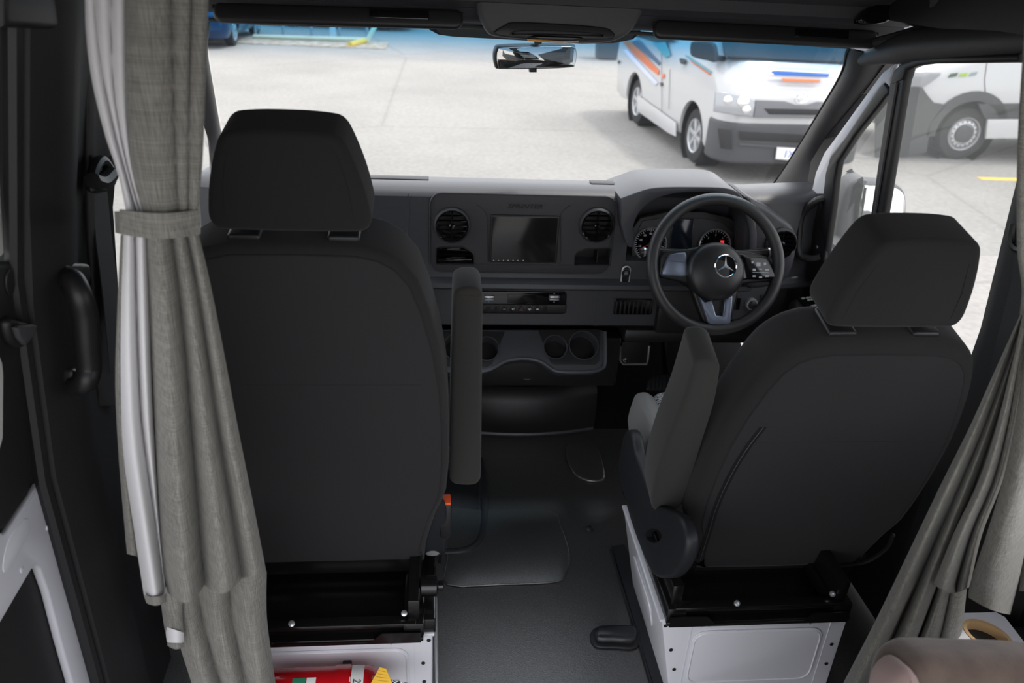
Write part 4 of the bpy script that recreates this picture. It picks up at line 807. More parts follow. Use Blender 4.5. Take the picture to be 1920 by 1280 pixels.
# raised armrests
def armrest(parent, px, pl, th):
    m = MB(); m.pad(crc(pl.out(px), 3), -th, .010, pl.M(0), n=4); a = m.build('armrest', ARMF, parent); return a
aL = Plane(at(875, 720, Y=-.58), (0, -1, -.06)); armrest(LS, [(850, 556), (856, 545), (872, 540), (893, 541), (903, 550), (905, 570), (904, 700), (902, 880), (899, 903), (888, 911), (862, 911), (846, 905), (843, 880), (845, 740), (848, 600)], aL, .10)
aR = Plane(at(1285, 820, Y=-.66), (0, -math.cos(.33), -math.sin(.33))); armrest(RS, [(1298, 700), (1304, 683), (1320, 678), (1338, 679), (1350, 688), (1350, 705), (1340, 760), (1318, 830), (1296, 900), (1280, 945), (1265, 958), (1240, 962), (1224, 955), (1222, 935), (1230, 890), (1250, 830), (1275, 770)], aR, .095)
m = MB(); m.tube([aR.pt(1236, 950)-aR.n*.05, aR.pt(1232, 985)-aR.n*.05, aR.pt(1232, 1000)-aR.n*.04], .007, 8); m.build('armrest_pivot', CHROME, RS)
m = MB(); m.tube([aL.pt(852, 900)-aL.n*.05, aL.pt(830, 905)-aL.n*.05], .008, 8); m.build('armrest_pivot', BLK, LS)
m = MB(); a, b = at(838, 840, Y=-.6), at(832, 886, Y=-.6); m.lathe([(.0055, 0), (.0055, .004), (.002, .006)], 10, frame(a, (1, -.6, 0))); m.tube([a, b], .0012, 5); m.build('release_pin', CHROME, LS)
# side shield of the driver seat
SX = .252; SH = Plane((SX, -.5, .4), (-1, 0, 0))
so2 = [(1171, 905), (1166, 870), (1172, 835), (1178, 812), (1187, 805), (1194, 820), (1200, 850), (1212, 882), (1222, 912), (1232, 938), (1252, 952), (1280, 966), (1293, 990), (1297, 1020), (1290, 1052), (1272, 1078), (1252, 1084), (1232, 1076), (1212, 1035), (1190, 975)]
m = MB(); m.pad(crc(SH.out(so2), 3), -.03, .010, SH.M(.012), n=4); ss = m.build('side_shield', RUBS, RS)
m = MB(); ph_ = crc(SH.out([(1219, 1000), (1232, 990), (1248, 996), (1250, 1010), (1236, 1018), (1224, 1012)]), 2); m.pad(ph_, .002, .0005, SH.M(-.012)); m.build('pivot_socket', BLK, ss); c_ = MB(); c_.pad(ph_, .05, .0005, SH.M(-.011)); carve(ss, [c_])
q = RPL.M(0); m = MB(); m.pad(crc([(-.245, -.055), (-.20, -.06), (-.165, -.045), (-.16, -.02), (-.185, .0), (-.20, .05), (-.205, .10), (-.235, .12), (-.255, .08), (-.258, 0)], 3), .012, .008, RPL.M(-.025)); m.build('hinge_cover', BLK, RS)
m = MB(); m.tube(crc([RPL.M(.0) @ V((x, y, 0)) for x, y in [(.235, .10), (.24, .05), (.215, .0), (.17, -.015), (.13, -.02)]], 4, False), .005, 6); m.build('cable', BLK, RS)
q0 = at(808, 1098, Y=-.66); m = MB(); m.lathe([(.022, -.02), (.022, .012), (.010, .016), (.010, .026), (.004, .028)], 18, frame(q0, (1, 0, 0))); m.build('recliner_pivot', STEEL, LS)
m = MB(); m.box((-.282, -.715, BH-.02), (-.2455, -.335, BH+.022), .004); m.build('rail_cover', STEEL, LS)
# hinge cover and buckle of the passenger seat
m = MB(); m.pad(crc([(.245, -.055), (.20, -.05), (.165, -.045), (.165, -.015), (.195, .0), (.205, .05), (.21, .11), (.235, .14), (.25, .10), (.252, 0)], 3), .014, .008, LPL.M(-.03)); m.build('hinge_cover', RUBS, LS)
b0 = at(836, 965, Y=-.56); root = LS
m = MB(); m.box((b0.x-.012, b0.y-.02, at(836, 985, Y=-.56).z-.02), (b0.x+.012, b0.y+.02, at(836, 935, Y=-.56).z), .004); bu = m.build('belt_buckle', BLK, LS)
m = MB(); zt = at(836, 935, Y=-.56).z; m.box((b0.x-.010, b0.y-.019, zt-.006), (b0.x+.010, b0.y+.012, zt+.004), .002); m.build('release_button', ORANGE, bu)
m = MB(); m.tube([(b0.x, b0.y, at(836, 990, Y=-.56).z), (b0.x-.01, b0.y+.01, BH+.03)], .008, 6); m.build('buckle_stalk', BLK, bu)
# ================================================================== curtains
def poly(L, t):                                              # sample a list of (t, x) at t
    for (a, x), (b, y) in zip(L, L[1:]):
        if t <= b: return x+(y-x)*(t-a)/(b-a)
    return L[-1][1]
def smooth_poly(L, t):
    for i in range(len(L)-1):
        if t <= L[i+1][0] or i == len(L)-2:
            x0, x1 = L[i], L[i+1]; m0 = (L[min(i+1, len(L)-1)][1]-L[max(i-1, 0)][1])/max(1e-6, L[min(i+1, len(L)-1)][0]-L[max(i-1, 0)][0])
            m1 = (L[min(i+2, len(L)-1)][1]-L[i][1])/max(1e-6, L[min(i+2, len(L)-1)][0]-L[i][0]); h = x1[0]-x0[0]; s = max(0, min(1, (t-x0[0])/h))
            return (2*s**3-3*s*s+1)*x0[1]+(s**3-2*s*s+s)*h*m0+(-2*s**3+3*s*s)*x1[1]+(s**3-s*s)*h*m1
def sheet(left, right, Y, creases, amp, hem=None, nu=80, nv=60, top=None, sharp=.55, tilt=0):
    """cloth hanging between two pixel edges (y, x); creases: list of u positions per v -> pleats bulging to the room"""
    y0, y1 = left[0][0], left[-1][0]; r0, r1 = right[0][0], right[-1][0]
    def f(u, v):
        py = (y0+(y1-y0)*v)*(1-u)+(r0+(r1-r0)*v)*u
        if hem: py += hem(u)*v**6
        if top: py += top(u)*(1-v)**6
        px = smooth_poly(left, min(py, left[-1][0]))*(1-u)+smooth_poly(right, min(py, right[-1][0]))*u
        cs = [0]+[c(v) for c in creases]+[1]; d = 0
        for a, b in zip(cs, cs[1:]):
            if a <= u <= b or b == 1:
                if u > b: continue
                t = (u-a)/max(1e-4, b-a); d = math.sin(math.pi*min(1, max(0, t)))**sharp*min(1.25, (b-a)*len(cs)*.8); 
                if u <= b: break
        yy = Y(u, v) if callable(Y) else Y
        return at(px, py, Y=yy-amp(v)*d+tilt*u)
    m = MB(); m.grid(f, nu, nv); return m
k = lambda *P: (lambda v: poly(list(P), v))
# ---- left curtain
root = thing('curtain', at(330, 1130, Y=-.90), 'grey linen curtain with white lining, tied back by the passenger seat', 'curtain')
Yt = -.94
m = sheet([(-30, 232), (200, 238), (330, 250), (400, 268)], [(-30, 392), (150, 386), (300, 380), (400, 372)], Yt, [k((0, .55), (.5, .60), (1, .64)), k((0, .80), (.5, .80), (1, .82))], lambda v: .016-.004*v, nu=70, nv=40)
m.build('upper_drape', LINEN, root, recalc=False, ang=80)
m = sheet([(-30, 158), (60, 161), (150, 172), (250, 196), (330, 222), (395, 236)], [(-30, 240), (100, 240), (250, 244), (330, 254), (400, 274)], Yt+.02, [k((0, .20), (.5, .34), (1, .5)), k((0, .62), (.5, .58), (1, .72))], lambda v: .011, nu=60, nv=40)
m.build('upper_lining', LINING, root, recalc=False, ang=80)
# tie band
bm_ = sheet([(392, 228), (412, 228), (438, 229)], [(392, 371), (412, 373), (438, 373)], lambda u, v: Yt-.012-.028*math.sin(math.pi*u)+.01, [], lambda v: 0, hem=lambda u: 8*math.sin(math.pi*u), top=lambda u: 7*math.sin(math.pi*u), nu=30, nv=8)
bm_.build('tie_band', LINEN, root, recalc=False, ang=80, thick=.003)
m = MB(); a, b = at(214, 398, Y=Yt), at(218, 438, Y=Yt); c, d = at(232, 396, Y=Yt-.0), at(232, 440, Y=Yt); w_ = V((-.80, -.66, 1.21)); m.ribbon([c, at(214, 396, Y=Yt+.05), at(216, 398, Y=Yt+.16)], [d, at(216, 436, Y=Yt+.05), at(219, 424, Y=Yt+.16)]); m.build('band_end', LINEN, root, thick=.003)
# skirt below the band
hemL = lambda u: -22*abs(math.sin(3*math.pi*u))**1.5+ (18 if u < .36 else 0)*math.sin(math.pi*u/.36)
m = sheet([(440, 270), (600, 281), (800, 290), (950, 298), (1060, 306), (1110, 314)], [(436, 372), (520, 392), (650, 418), (800, 446), (950, 476), (1075, 500)], lambda u, v: Yt+.01, [k((0, .50), (.4, .46), (1, .38)), k((0, .78), (.5, .76), (1, .76))], lambda v: .020+.035*v, hem=lambda u: (26*math.sin(math.pi*min(1, u/.38)) if u < .38 else 22*math.sin(math.pi*min(1, (u-.38)/.38)) if u < .76 else 0), nu=90, nv=60, sharp=.75)
m.build('lower_drape', LINEN, root, recalc=False, ang=80, thick=-.004)
m = sheet([(432, 230), (560, 226), (700, 225), (850, 230), (1000, 252), (1118, 270)], [(440, 276), (560, 280), (700, 284), (850, 291), (1000, 301), (1118, 312)], lambda u, v: Yt+.012, [k((0, .5), (.5, .62), (1, .97))], lambda v: .016+.020*v, hem=lambda u: 6*math.sin(math.pi*u), nu=50, nv=50, sharp=.7)
m.build('lower_lining', LINING, root, recalc=False, ang=80)
m = sheet([(1114, 269), (1130, 274)], [(1112, 312), (1128, 312)], Yt-.012, [], lambda v: .02, hem=lambda u: 6*math.sin(math.pi*u), top=lambda u: 6*math.sin(math.pi*u), nu=20, nv=4); m.build('lining_hem', LINEN, root, recalc=False, ang=80)
m = sheet([(440, 226), (600, 219), (720, 216), (850, 222), (950, 230), (1038, 238)], [(440, 236), (600, 230), (720, 232), (850, 238), (950, 250), (1044, 262)], Yt+.03, [], lambda v: .02, nu=20, nv=40); m.build('rear_drape', LINEN, root, recalc=False, ang=80)
# second curtain hanging behind the first, nearer the seat box
root = thing('curtain', at(420, 1290, Y=-.86), 'grey linen curtain end hanging below the tied curtain hem', 'curtain')
m = sheet([(1080, 312), (1150, 322), (1220, 340), (1290, 362), (1400, 390)], [(1070, 500), (1150, 500), (1220, 508), (1290, 518), (1400, 532)], -.83, [k((0, .30), (1, .36)), k((0, .62), (1, .66))], lambda v: .03, nu=80, nv=40, sharp=.8); m.build('drape', LINEN, root, recalc=False, ang=80)
m = sheet([(1100, 298), (1150, 304), (1182, 309)], [(1100, 345), (1150, 342), (1190, 345)], -.865, [], lambda v: .015, nu=20, nv=20); m.build('side_fold', LINEN, root, recalc=False, ang=80)
m = sheet([(1174, 310), (1190, 311), (1204, 313)], [(1186, 345), (1196, 345), (1205, 345)], -.868, [], lambda v: .015, hem=lambda u: 6*math.sin(math.pi*u), nu=20, nv=8); m.build('lining', LINING, root, recalc=False, ang=80)
m = sheet([(1203, 313), (1210, 314)], [(1204, 345), (1212, 345)], -.870, [], lambda v: .015, hem=lambda u: 6*math.sin(math.pi*u), top=lambda u: 6*math.sin(math.pi*u), nu=20, nv=4); m.build('lining_hem', LINEN, root, recalc=False, ang=80)
# ---- right curtain
root = thing('curtain', at(1620, 1290, Y=-.90), 'grey linen curtain gathered to the right side behind the driver seat', 'curtain')
m = sheet([(585, 1915), (680, 1872), (800, 1818), (900, 1768), (1000, 1720), (1150, 1648), (1290, 1576), (1400, 1520)], [(585, 1928), (680, 1910), (800, 1880), (900, 1850), (1000, 1815), (1150, 1765), (1290, 1715), (1400, 1680)], -.92, [k((0, .45), (1, .40)), k((0, .75), (1, .80))], lambda v: .02+.03*v, nu=90, nv=70, sharp=.75); m.build('rear_drape', LINEN, root, recalc=False, ang=80)
m = sheet([(585, 1920), (680, 1898), (800, 1868), (900, 1835), (1000, 1788), (1095, 1750)], [(585, 1932), (680, 1920), (800, 1902), (900, 1880), (1000, 1842), (1100, 1818)], -.965, [k((0, .62), (1, .62))], lambda v: .012+.022*v, hem=lambda u: 14*math.sin(math.pi*u), nu=60, nv=50, sharp=.75); m.build('front_drape', LINEN, root, recalc=False, ang=80, thick=-.004)
m = sheet([(585, 1928), (700, 1918), (800, 1902), (900, 1880), (1000, 1850), (1100, 1817), (1120, 1816)], [(585, 1990), (700, 1980), (800, 1965), (900, 1945), (1000, 1928), (1080, 1912), (1152, 1894)], -.985, [], lambda v: .015+.03*v, hem=lambda u: 6*math.sin(math.pi*u), nu=40, nv=50, sharp=.8); m.build('side_drape', LINEN, root, recalc=False, ang=80, thick=-.004)
m = sheet([(1050, 1916), (1108, 1911)], [(1050, 1980), (1110, 1980)], -.96, [], lambda v: .02, nu=20, nv=12); m.build('side_fold', LINEN, root, recalc=False, ang=80)
m = sheet([(1080, 1765), (1150, 1745), (1290, 1700)], [(1080, 1815), (1150, 1808), (1290, 1790)], -.93, [k((0, .45), (1, .45))], lambda v: .018, nu=30, nv=20); m.build('inner_drape', LINEN, root, recalc=False, ang=80)
m = sheet([(-30, 1926), (120, 1916), (260, 1908), (400, 1906), (480, 1908), (540, 1916), (590, 1912)], [(-30, 2120), (120, 2110), (260, 2080), (400, 2050), (480, 2035), (540, 2025), (590, 2025)], -.96, [k((0, .12), (1, .2)), k((0, .4), (1, .48)), k((0, .7), (1, .72))], lambda v: .015, nu=60, nv=40); m.build('upper_drape', LINEN, root, recalc=False, ang=80)
# curtain track above the cab
m = MB(); m.box((-.80, -.955, 1.60), (.86, -.925, 1.62), .003); tr_ = tag(m.build('curtain_rail', SILV), 'slim metal curtain rail across the cab opening', 'curtain rail')
# ================================================================== fire extinguisher on the passenger seat box
E0 = at(600, 1252, Y=-.785); ez = E0.z-.060; R_ = .047; ey = -.79
xa, xb = at(505, 1270, Y=ey).x, at(706, 1270, Y=ey).x
root = thing('fire_extinguisher', ((xa+xb)/2, ey, ez-R_), 'red fire extinguisher with yellow tag lying against the passenger seat box', 'fire extinguisher')
EM = Matrix(((0, 0, 1, 0), (1, 0, 0, ey), (0, 1, 0, ez), (0, 0, 0, 1)))
m = MB(); m.lathe([(.02, xa-.035), (R_*.85, xa-.03), (R_, xa-.015), (R_, xb-.022), (R_*.93, xb-.008), (R_*.7, xb+.004), (.016, xb+.012), (.014, xb+.02)], 36, EM); cy_ = m.build('cylinder', RED, root)
def band(x0, x1, a0, a1, rr, mt, nm, par_):                 # label wrapped on the cylinder (angle 90 = top, 180 = facing the room)
    m = MB(); N = 14; A = []; B = []
    for i in range(N+1):
        a = math.radians(a0+(a1-a0)*i/N); yy, zz = ey+rr*math.cos(a), ez+rr*math.sin(a); A.append((x0, yy, zz)); B.append((x1, yy, zz))
    m.ribbon(A, B); return m.build(nm, mt, par_, thick=.0004)
px2 = lambda p: at(p, 1268, Y=ey-.03).x
band(px2(655), px2(679), 60, 215, R_+.0012, PAPER, 'paper_label', cy_)
band(px2(543), px2(568), 98, 118, R_+.0012, mat('green_label', (.03, .22, .12), .6), 'print', cy_)
band(px2(570), px2(588), 98, 118, R_+.0012, PAPER, 'print', cy_)
band(px2(640), px2(654), 100, 112, R_+.0012, PAPER, 'print', cy_)
PT = mat('print_white', (.72, .45, .45), .7)
for i, (a, b) in enumerate(((540, 552), (556, 573), (580, 596), (602, 619))):
    for j in range(7): band(px2(a), px2(b-(j*3 % 5)), 119+j*6, 122+j*6, R_+.001, PT, 'print', cy_)
q = MB(); t0 = text_mb('27', Matrix.Identity(4), w=.019, h=.016, shear=.15)
for x, y, z in t0.v:
    a = math.radians(117)+(x)/R_; q.v.append((px2(667)+y, ey+(R_+.002)*math.cos(a), ez+(R_+.002)*math.sin(a)))
q.f = t0.f; q.build('handwriting', INK, cy_, smooth=False)
band(px2(622), px2(652), 40, 230, R_+.002, RED, 'strap', root)
# bracket, valve, lever, pin ring, tag
m = MB(); m.box((px2(630), ey+.02, ez-R_-.004), (px2(648), -.7195, ez+.01), .002); m.build('bracket', BLK, root)
m = MB(); m.lathe([(.014, xb+.018), (.016, xb+.024), (.016, xb+.045), (.009, xb+.05)], 16, EM); m.build('valve', CHROME, root)
v0 = V((xb+.035, ey, ez))
m = MB(); m.tube([v0+V((-.005, -.01, .018)), v0+V((.01, -.03, .026)), v0+V((.03, -.05, .012))], [.006, .008, .006], 8, flat=.5); m.build('lever', RED, root)
m = MB(); m.tube([v0+V((.01, -.006, -.01)), v0+V((.03, -.02, .01)), v0+V((.045, -.03, .03))], [.006, .007, .004], 8, flat=.5); m.build('lever', RED, root)
for i in range(3):
    c = v0+V((-.004+.012*i, -.018, .030-.004*i)); m = MB(); a_ = frame(c, (.3*i-.2, -1, .6)); m.tube([a_ @ V((.010*math.cos(t*math.pi/10), .010*math.sin(t*math.pi/10), 0)) for t in range(20)], .0014, 6, closed=True); m.build('pin_ring', CHROME, root)
TG = Plane((px2(702), ey-.045, ez+.03), (-.1, -.7, .6)); m = MB(); m.pad(TG.out([(712, 1250), (724, 1253), (740, 1290), (700, 1320), (693, 1285)]), .0012, .0005, TG.M(0)); tg = m.build('yellow_tag', YEL, root)
for i in range(6):
    m = MB(); a, b = TG.uv(709-2*i, 1256+6*i), TG.uv(723+1.5*i, 1259+6*i); m.tube([TG.M(.0014) @ V((*a, 0)), TG.M(.0014) @ V((*b, 0))], .0004, 4); m.build('rule_line', mat('tag_line', (.35, .18, .01), .7), tg)
# ================================================================== duct cap, corner foot on the aisle floor
root = thing('floor_duct_cap', at(1150, 1200, Z=0), 'black rounded plastic duct cap on the floor beside the driver seat box', 'duct cap')
o = crc(fl([(1194, 1180), (1194, 1216), (1150, 1217), (1118, 1215), (1106, 1200), (1110, 1184), (1128, 1178)]), 3)
m = MB(); m.pad(o, .008, .004, T(0, 0, 0)); m.build('flange', RUBS, root)
m = MB(); m.pad(inset(ccw(o), .010), .024, .012, T(0, 0, .004), n=4); m.build('dome', mat('cap_plastic', (.02, .02, .022), .3), root)
# ================================================================== ledge with wood-lined hole
LZ = .44; LG = Plane((0, 0, LZ), (0, 0, 1), (0, 1, 0))
root = thing('side_ledge', (.75, -1.0, 0), 'white side cabinet ledge with round wood-lined cup hole by the right curtain', 'cabinet')
lo_ = LG.out([(1785, 1240), (1800, 1149), (1877, 1147), (2010, 1320), (1850, 1420), (1780, 1330)]); hole = [LG.uv(1853+47*math.cos(t*math.pi/18)+ 10*math.sin(t*math.pi/18), 1192+28*math.sin(t*math.pi/18)+14*math.cos(t*math.pi/18)) for t in range(36)]
m = MB(); m.holed(lo_, hole, -.018, LG.M(0)); m.build('top_board', WHITE, root)
R = [[(*p, 0.0012) for p in ccw(hole)], [(*p, 0.0012) for p in inset(ccw(hole), .007)], [(*p, -.02) for p in inset(ccw(hole), .008)]]; m = MB(); m.rings(R, LG.M(0), cap0=False, cap1=False); m.build('wood_rim', WOODL, root)
R = [[(*p, -.012) for p in inset(ccw(hole), .0075)], [(*p, -.08) for p in inset(ccw(hole), .0075)]]; m = MB(); m.rings(R, LG.M(0), cap0=False); m.build('wood_cup', WOOD, root)
m = MB(); c0, c1 = LG.pt(1800, 1150), LG.pt(1900, 1300); m.box((.74, -1.25, 0), (.92, c0.y-.02, LZ-.018), .004); m.build('carcass', BLACKL, root)
# ================================================================== rear seat back close to the camera
BPn = Plane(at(1790, 1240, Y=-1.28), (0, -.93, .35)); root = thing('bench', (BPn.p.x+.05, -1.3, 0), 'brown suede bench back with pale pink side panel by the right curtain', 'bench')
o = crc(BPn.out([(1682, 1520), (1682, 1360), (1688, 1300), (1705, 1265), (1730, 1247), (1760, 1240), (1850, 1242), (1960, 1246), (2060, 1260), (2100, 1330), (2100, 1520)]), 4)
m = MB(); m.pad(o, -.085, .028, BPn.M(0), n=5); bk = m.build('backrest', BROWN, root)
o2 = crc(BPn.out([(1660, 1520), (1657, 1360), (1661, 1312), (1672, 1282), (1688, 1264), (1704, 1256), (1719, 1264), (1734, 1290), (1747, 1340), (1754, 1420), (1756, 1520)]), 4)
m = MB(); m.pad(o2, .062, .020, BPn.M(-.054), n=4); m.build('side_panel', PINK, bk)
bz_ = min(BPn.pt(1640, 1500).z, BPn.pt(1800, 1500).z)
m = MB(); bx0, bx1 = BPn.pt(1650, 1400).x, BPn.pt(2080, 1400).x; m.box((bx0, -1.42, 0), (bx1, -1.20, BPn.pt(1800, 1480).z+.03), .02); m.build('base', BLACKL, root)
# ================================================================== yard outside
G = -.71
def asphalt():
    m = ASPH; nt = m.node_tree; b = nt.nodes['Principled BSDF']; ramp = [n for n in nt.nodes if n.type == 'VALTORGB'][0]
    tc = [n for n in nt.nodes if n.type == 'TEX_COORD'][0]
    ns = nt.nodes.new('ShaderNodeTexNoise'); ns.inputs['Scale'].default_value = .6
    mxv = nt.nodes.new('ShaderNodeMixRGB'); mxv.inputs[0].default_value = .55; nt.links.new(tc.outputs['Object'], mxv.inputs[1]); nt.links.new(ns.outputs['Color'], mxv.inputs[2])
    vo = nt.nodes.new('ShaderNodeTexVoronoi'); vo.feature = 'DISTANCE_TO_EDGE'; vo.inputs['Scale'].default_value = .38; nt.links.new(mxv.outputs[0], vo.inputs['Vector'])
    r2 = nt.nodes.new('ShaderNodeValToRGB'); r2.color_ramp.elements[0].position = .0; r2.color_ramp.elements[1].position = .006; r2.color_ramp.elements[0].color = (.84, .83, .82, 1); r2.color_ramp.elements[1].color = (1, 1, 1, 1)
    nt.links.new(vo.outputs['Distance'], r2.inputs[0])
    sp = nt.nodes.new('ShaderNodeTexNoise'); sp.inputs['Scale'].default_value = 18; sp.inputs['Detail'].default_value = 6; nt.links.new(tc.outputs['Object'], sp.inputs['Vector'])
    r3 = nt.nodes.new('ShaderNodeValToRGB'); r3.color_ramp.elements[0].position = .35; r3.color_ramp.elements[1].position = .7; r3.color_ramp.elements[0].color = (.86, .86, .86, 1); r3.color_ramp.elements[1].color = (1.06, 1.05, 1.04, 1); nt.links.new(sp.outputs[0], r3.inputs[0])
    m1 = nt.nodes.new('ShaderNodeMixRGB'); m1.blend_type = 'MULTIPLY'; m1.inputs[0].default_value = 1; m2 = nt.nodes.new('ShaderNodeMixRGB'); m2.blend_type = 'MULTIPLY'; m2.inputs[0].default_value = 1
    nt.links.new(ramp.outputs[0], m1.inputs[1]); nt.links.new(r2.outputs[0], m1.inputs[2]); nt.links.new(m1.outputs[0], m2.inputs[1]); nt.links.new(r3.outputs[0], m2.inputs[2]); nt.links.new(m2.outputs[0], b.inputs['Base Color'])
asphalt()
m = MB(); m.add([(-60, -40, G), (60, -40, G), (60, 60, G), (-60, 60, G)], [(0, 1, 2, 3)]); struct(m.build('asphalt_ground', ASPH), 'pale weathered asphalt yard', 'ground')
fy = at(600, 76, Z=G).y
LITTER = mat('leaf_litter', (.30, .22, .15), .95, var=(6, (.52, .44, .36), .35, .65), bump=('noise', 12, .8, .05))
m = MB(); a = at(405, 92, Z=G); b_ = at(700, 90, Z=G); m.box((a.x-2, b_.y-.2, G), (b_.x+.3, b_.y+1.3, G+.02), .01); tag(m.build('leaf_litter', LITTER), 'strip of dry brown leaf litter along the fence foot', 'leaf litter', kind='stuff')
YP = mat('worn_yellow', (.75, .50, .08), .7); 
m = MB(); p, q = at(1836, 335, Z=G), at(1990, 336, Z=G); m.box((p.x, p.y-.06, G), (q.x, p.y+.06, G+.006), .002); tag(m.build('parking_line', YP), 'yellow painted parking line on the asphalt', 'parking line')
TYRE = mat('tyre_rubber', (.018, .018, .018), .85); VW = mat('vehicle_white', (.52, .52, .525), .25, coat=.5); VGL = mat('vehicle_glass', (.02, .03, .04), .05, spec=.8); VDK = mat('bumper_grey', (.06, .06, .065), .6)
LAMP = mat('lamp_lens', (.36, .37, .39), .12, .3); RIM = mat('alloy_silver', (.55, .56, .58), .35, .7)
def wheel(parent, c, ax, r, w, spokes=6, steel=False):
    """c: centre of the outer face, ax: outward axis"""
    M = frame(c, ax, (0, 0, 1)); m = MB(); k = r/.33
    m.lathe([(r*.62, -w), (r*.93, -w), (r, -w*.85), (r, -w*.15), (r*.95, -.005), (r*.80, .004), (r*.66, 0), (r*.62, -.03)], 40, M, cap=False); ty = m.build('tyre', TYRE, parent)
    m = MB(); m.lathe([(r*.64, -.004), (r*.63, .004), (r*.58, -.004), (r*.56, -.06), (.01, -.07)], 36, M, cap=False); rm = m.build('rim', RIM if not steel else mat('steel_rim', (.30, .30, .31), .5, .4), ty)
    if steel:
        m = MB(); m.lathe([(r*.56, -.03), (r*.50, -.008), (r*.40, -.004), (r*.37, -.02), (.01, -.02)], 32, M, cap=False); m.build('wheel_disc', RIM, rm)
        for i in range(16):
            a = 2*math.pi*i/16; m = MB(); m.lathe([(r*.035, 0), (r*.035, .002)], 8, M @ T(r*.47*math.cos(a), r*.47*math.sin(a), -.007)); m.build('rim_hole_shade', CAV, rm)  # flat dark discs stand for the shade inside the holes
        m = MB(); m.lathe([(r*.34, -.02), (r*.34, .0), (r*.30, .006), (.01, .008)], 24, M); m.build('hub_cap', VDK, rm)
    else:
        for i in range(spokes):
            m = MB(); m.pad([(r*.06, -r*.07), (r*.60, -r*.10), (r*.60, r*.10), (r*.06, r*.07)], .018, .006, M @ Matrix.Rotation(2*math.pi*i/spokes+.3, 4, 'Z') @ T(0, 0, -.026)); m.build('spoke', RIM, rm)
        m = MB(); m.lathe([(r*.14, -.03), (r*.14, -.005), (.01, .0)], 20, M); m.build('hub_cap', RIM, rm)
    return ty
def cut(mb_obj, cyls):
    """cut wheel arches out of a closed body mesh"""
    tmp = []
    for p, ax, r, L in cyls:
        m = MB(); m.lathe([(r, -L), (r, L)], 32, frame(p, ax)); c = m.build('cutter', None); tmp.append(c)
        md = mb_obj.modifiers.new('b', 'BOOLEAN'); md.operation = 'DIFFERENCE'; md.object = c; md.solver = 'EXACT'
    dg = bpy.context.evaluated_depsgraph_get(); me = bpy.data.meshes.new_from_object(mb_obj.evaluated_get(dg))
    mt = mb_obj.data.materials[0] if mb_obj.data.materials else None
    mb_obj.modifiers.clear(); mb_obj.data = me
    if mt and not len(me.materials): me.materials.append(mt)
    for p in me.polygons: p.use_smooth = True
    me.set_sharp_from_angle(angle=math.radians(30))
    for c in tmp: bpy.data.objects.remove(c)
def rloop(s0, s1, t0, t1, rf, rr, n=5):                      # plan ring, rounder at the front (s1)
    o = []
    for cs, ct, a, r in ((s1-rf, t0+rf, -90, rf), (s1-rf, t1-rf, 0, rf), (s0+rr, t1-rr, 90, rr), (s0+rr, t0+rr, 180, rr)):
        for k_ in range(n+1): t = math.radians(a+90*k_/n); o.append((cs+r*math.cos(t), ct+r*math.sin(t)))
    return o
class Veh:
    def __init__(s, O, fwd): s.O = V(O); s.f = V(fwd).normalized(); s.l = V((0, 0, 1)).cross(s.f)
    def p(s, a, t, z): return s.O+s.f*a+s.l*t+V((0, 0, z))
    def M(s):
        m = Matrix.Identity(4)
        for i in range(3): m[i][0] = s.f[i]; m[i][1] = s.l[i]; m[i][2] = (0, 0, 1)[i]; m[i][3] = s.O[i]
        return m
    def body(s, lev, mt, parent, name='body'):
        m = MB(); m.rings([[(x, y, z) for x, y in rloop(*L)] for z, *L in lev], s.M()); return m.build(name, mt, parent, ang=30)
def decal(parent, pl, px, mt, name, h=.006, r=.002, sm=0, off=0):
    m = MB(); o = pl.out(px); o = crc(o, sm) if sm else o; m.pad(o, h, r, pl.M(off)); return m.build(name, mt, parent)
# ---- white minibus facing us
wf, wr_ = at(1291, 303, Z=G), at(1187, 231, Z=G)
hv = Veh(wr_, wf-wr_); WB = (wf-wr_).length; k_ = WB/2.57
root = thing('parked_minibus', hv.p(1.3, .8, 0), 'white minibus with orange and blue stripes parked facing the windscreen', 'van')
w = 1.72; SF = WB+.98
hb_ = hv.body([(.26, -1.0, SF-.12, .02, w-.1, .20, .12), (.34, -1.06, SF-.03, -.03, w-.03, .26, .14), (.60, -1.07, SF, -.045, w-.015, .28, .14), (.86, -1.07, SF-.02, -.05, w-.01, .28, .14), (.98, -1.07, SF-.07, -.05, w-.01, .30, .14), (1.12, -1.06, SF-.18, -.045, w-.015, .32, .14), (1.19, -1.06, SF-.28, -.04, w-.02, .32, .14),
    (1.55, -1.03, SF-.66, .02, w-.08, .26, .14), (1.86, -1.0, SF-1.00, .09, w-.15, .22, .14), (1.95, -.95, SF-1.2, .17, w-.23, .22, .16), (1.985, -.8, SF-1.4, .32, w-.38, .2, .2)], VW, root)
cut(hb_, [(hv.p(0, 0, .34), hv.l, .40, .35), (hv.p(WB, 0, .34), hv.l, .40, .35), (hv.p(0, w-.08, .34), hv.l, .40, .3), (hv.p(WB, w-.08, .34), hv.l, .40, .3)])
for s_, t_, ax in ((0, .02, -1), (WB, .02, -1), (0, w-.10, 1), (WB, w-.10, 1)): wheel(root, hv.p(s_, t_, .325), hv.l*ax, .325, .2)
for s_ in (0, WB):
    m = MB(); m.lathe([(.395, -.02), (.395, -.30), (.01, -.31)], 32, frame(hv.p(s_, -.02, .34), -hv.l), cap=False); m.build('arch_liner', CAV, root)
m = MB(); m.pad([(x, y) for x, y in rloop(SF-.42, SF+.035, -.065, w+.005, .30, .02)], .45, .04, hv.M() @ T(0, 0, .22), n=3); bp_ = m.build('bumper', VDK, root)
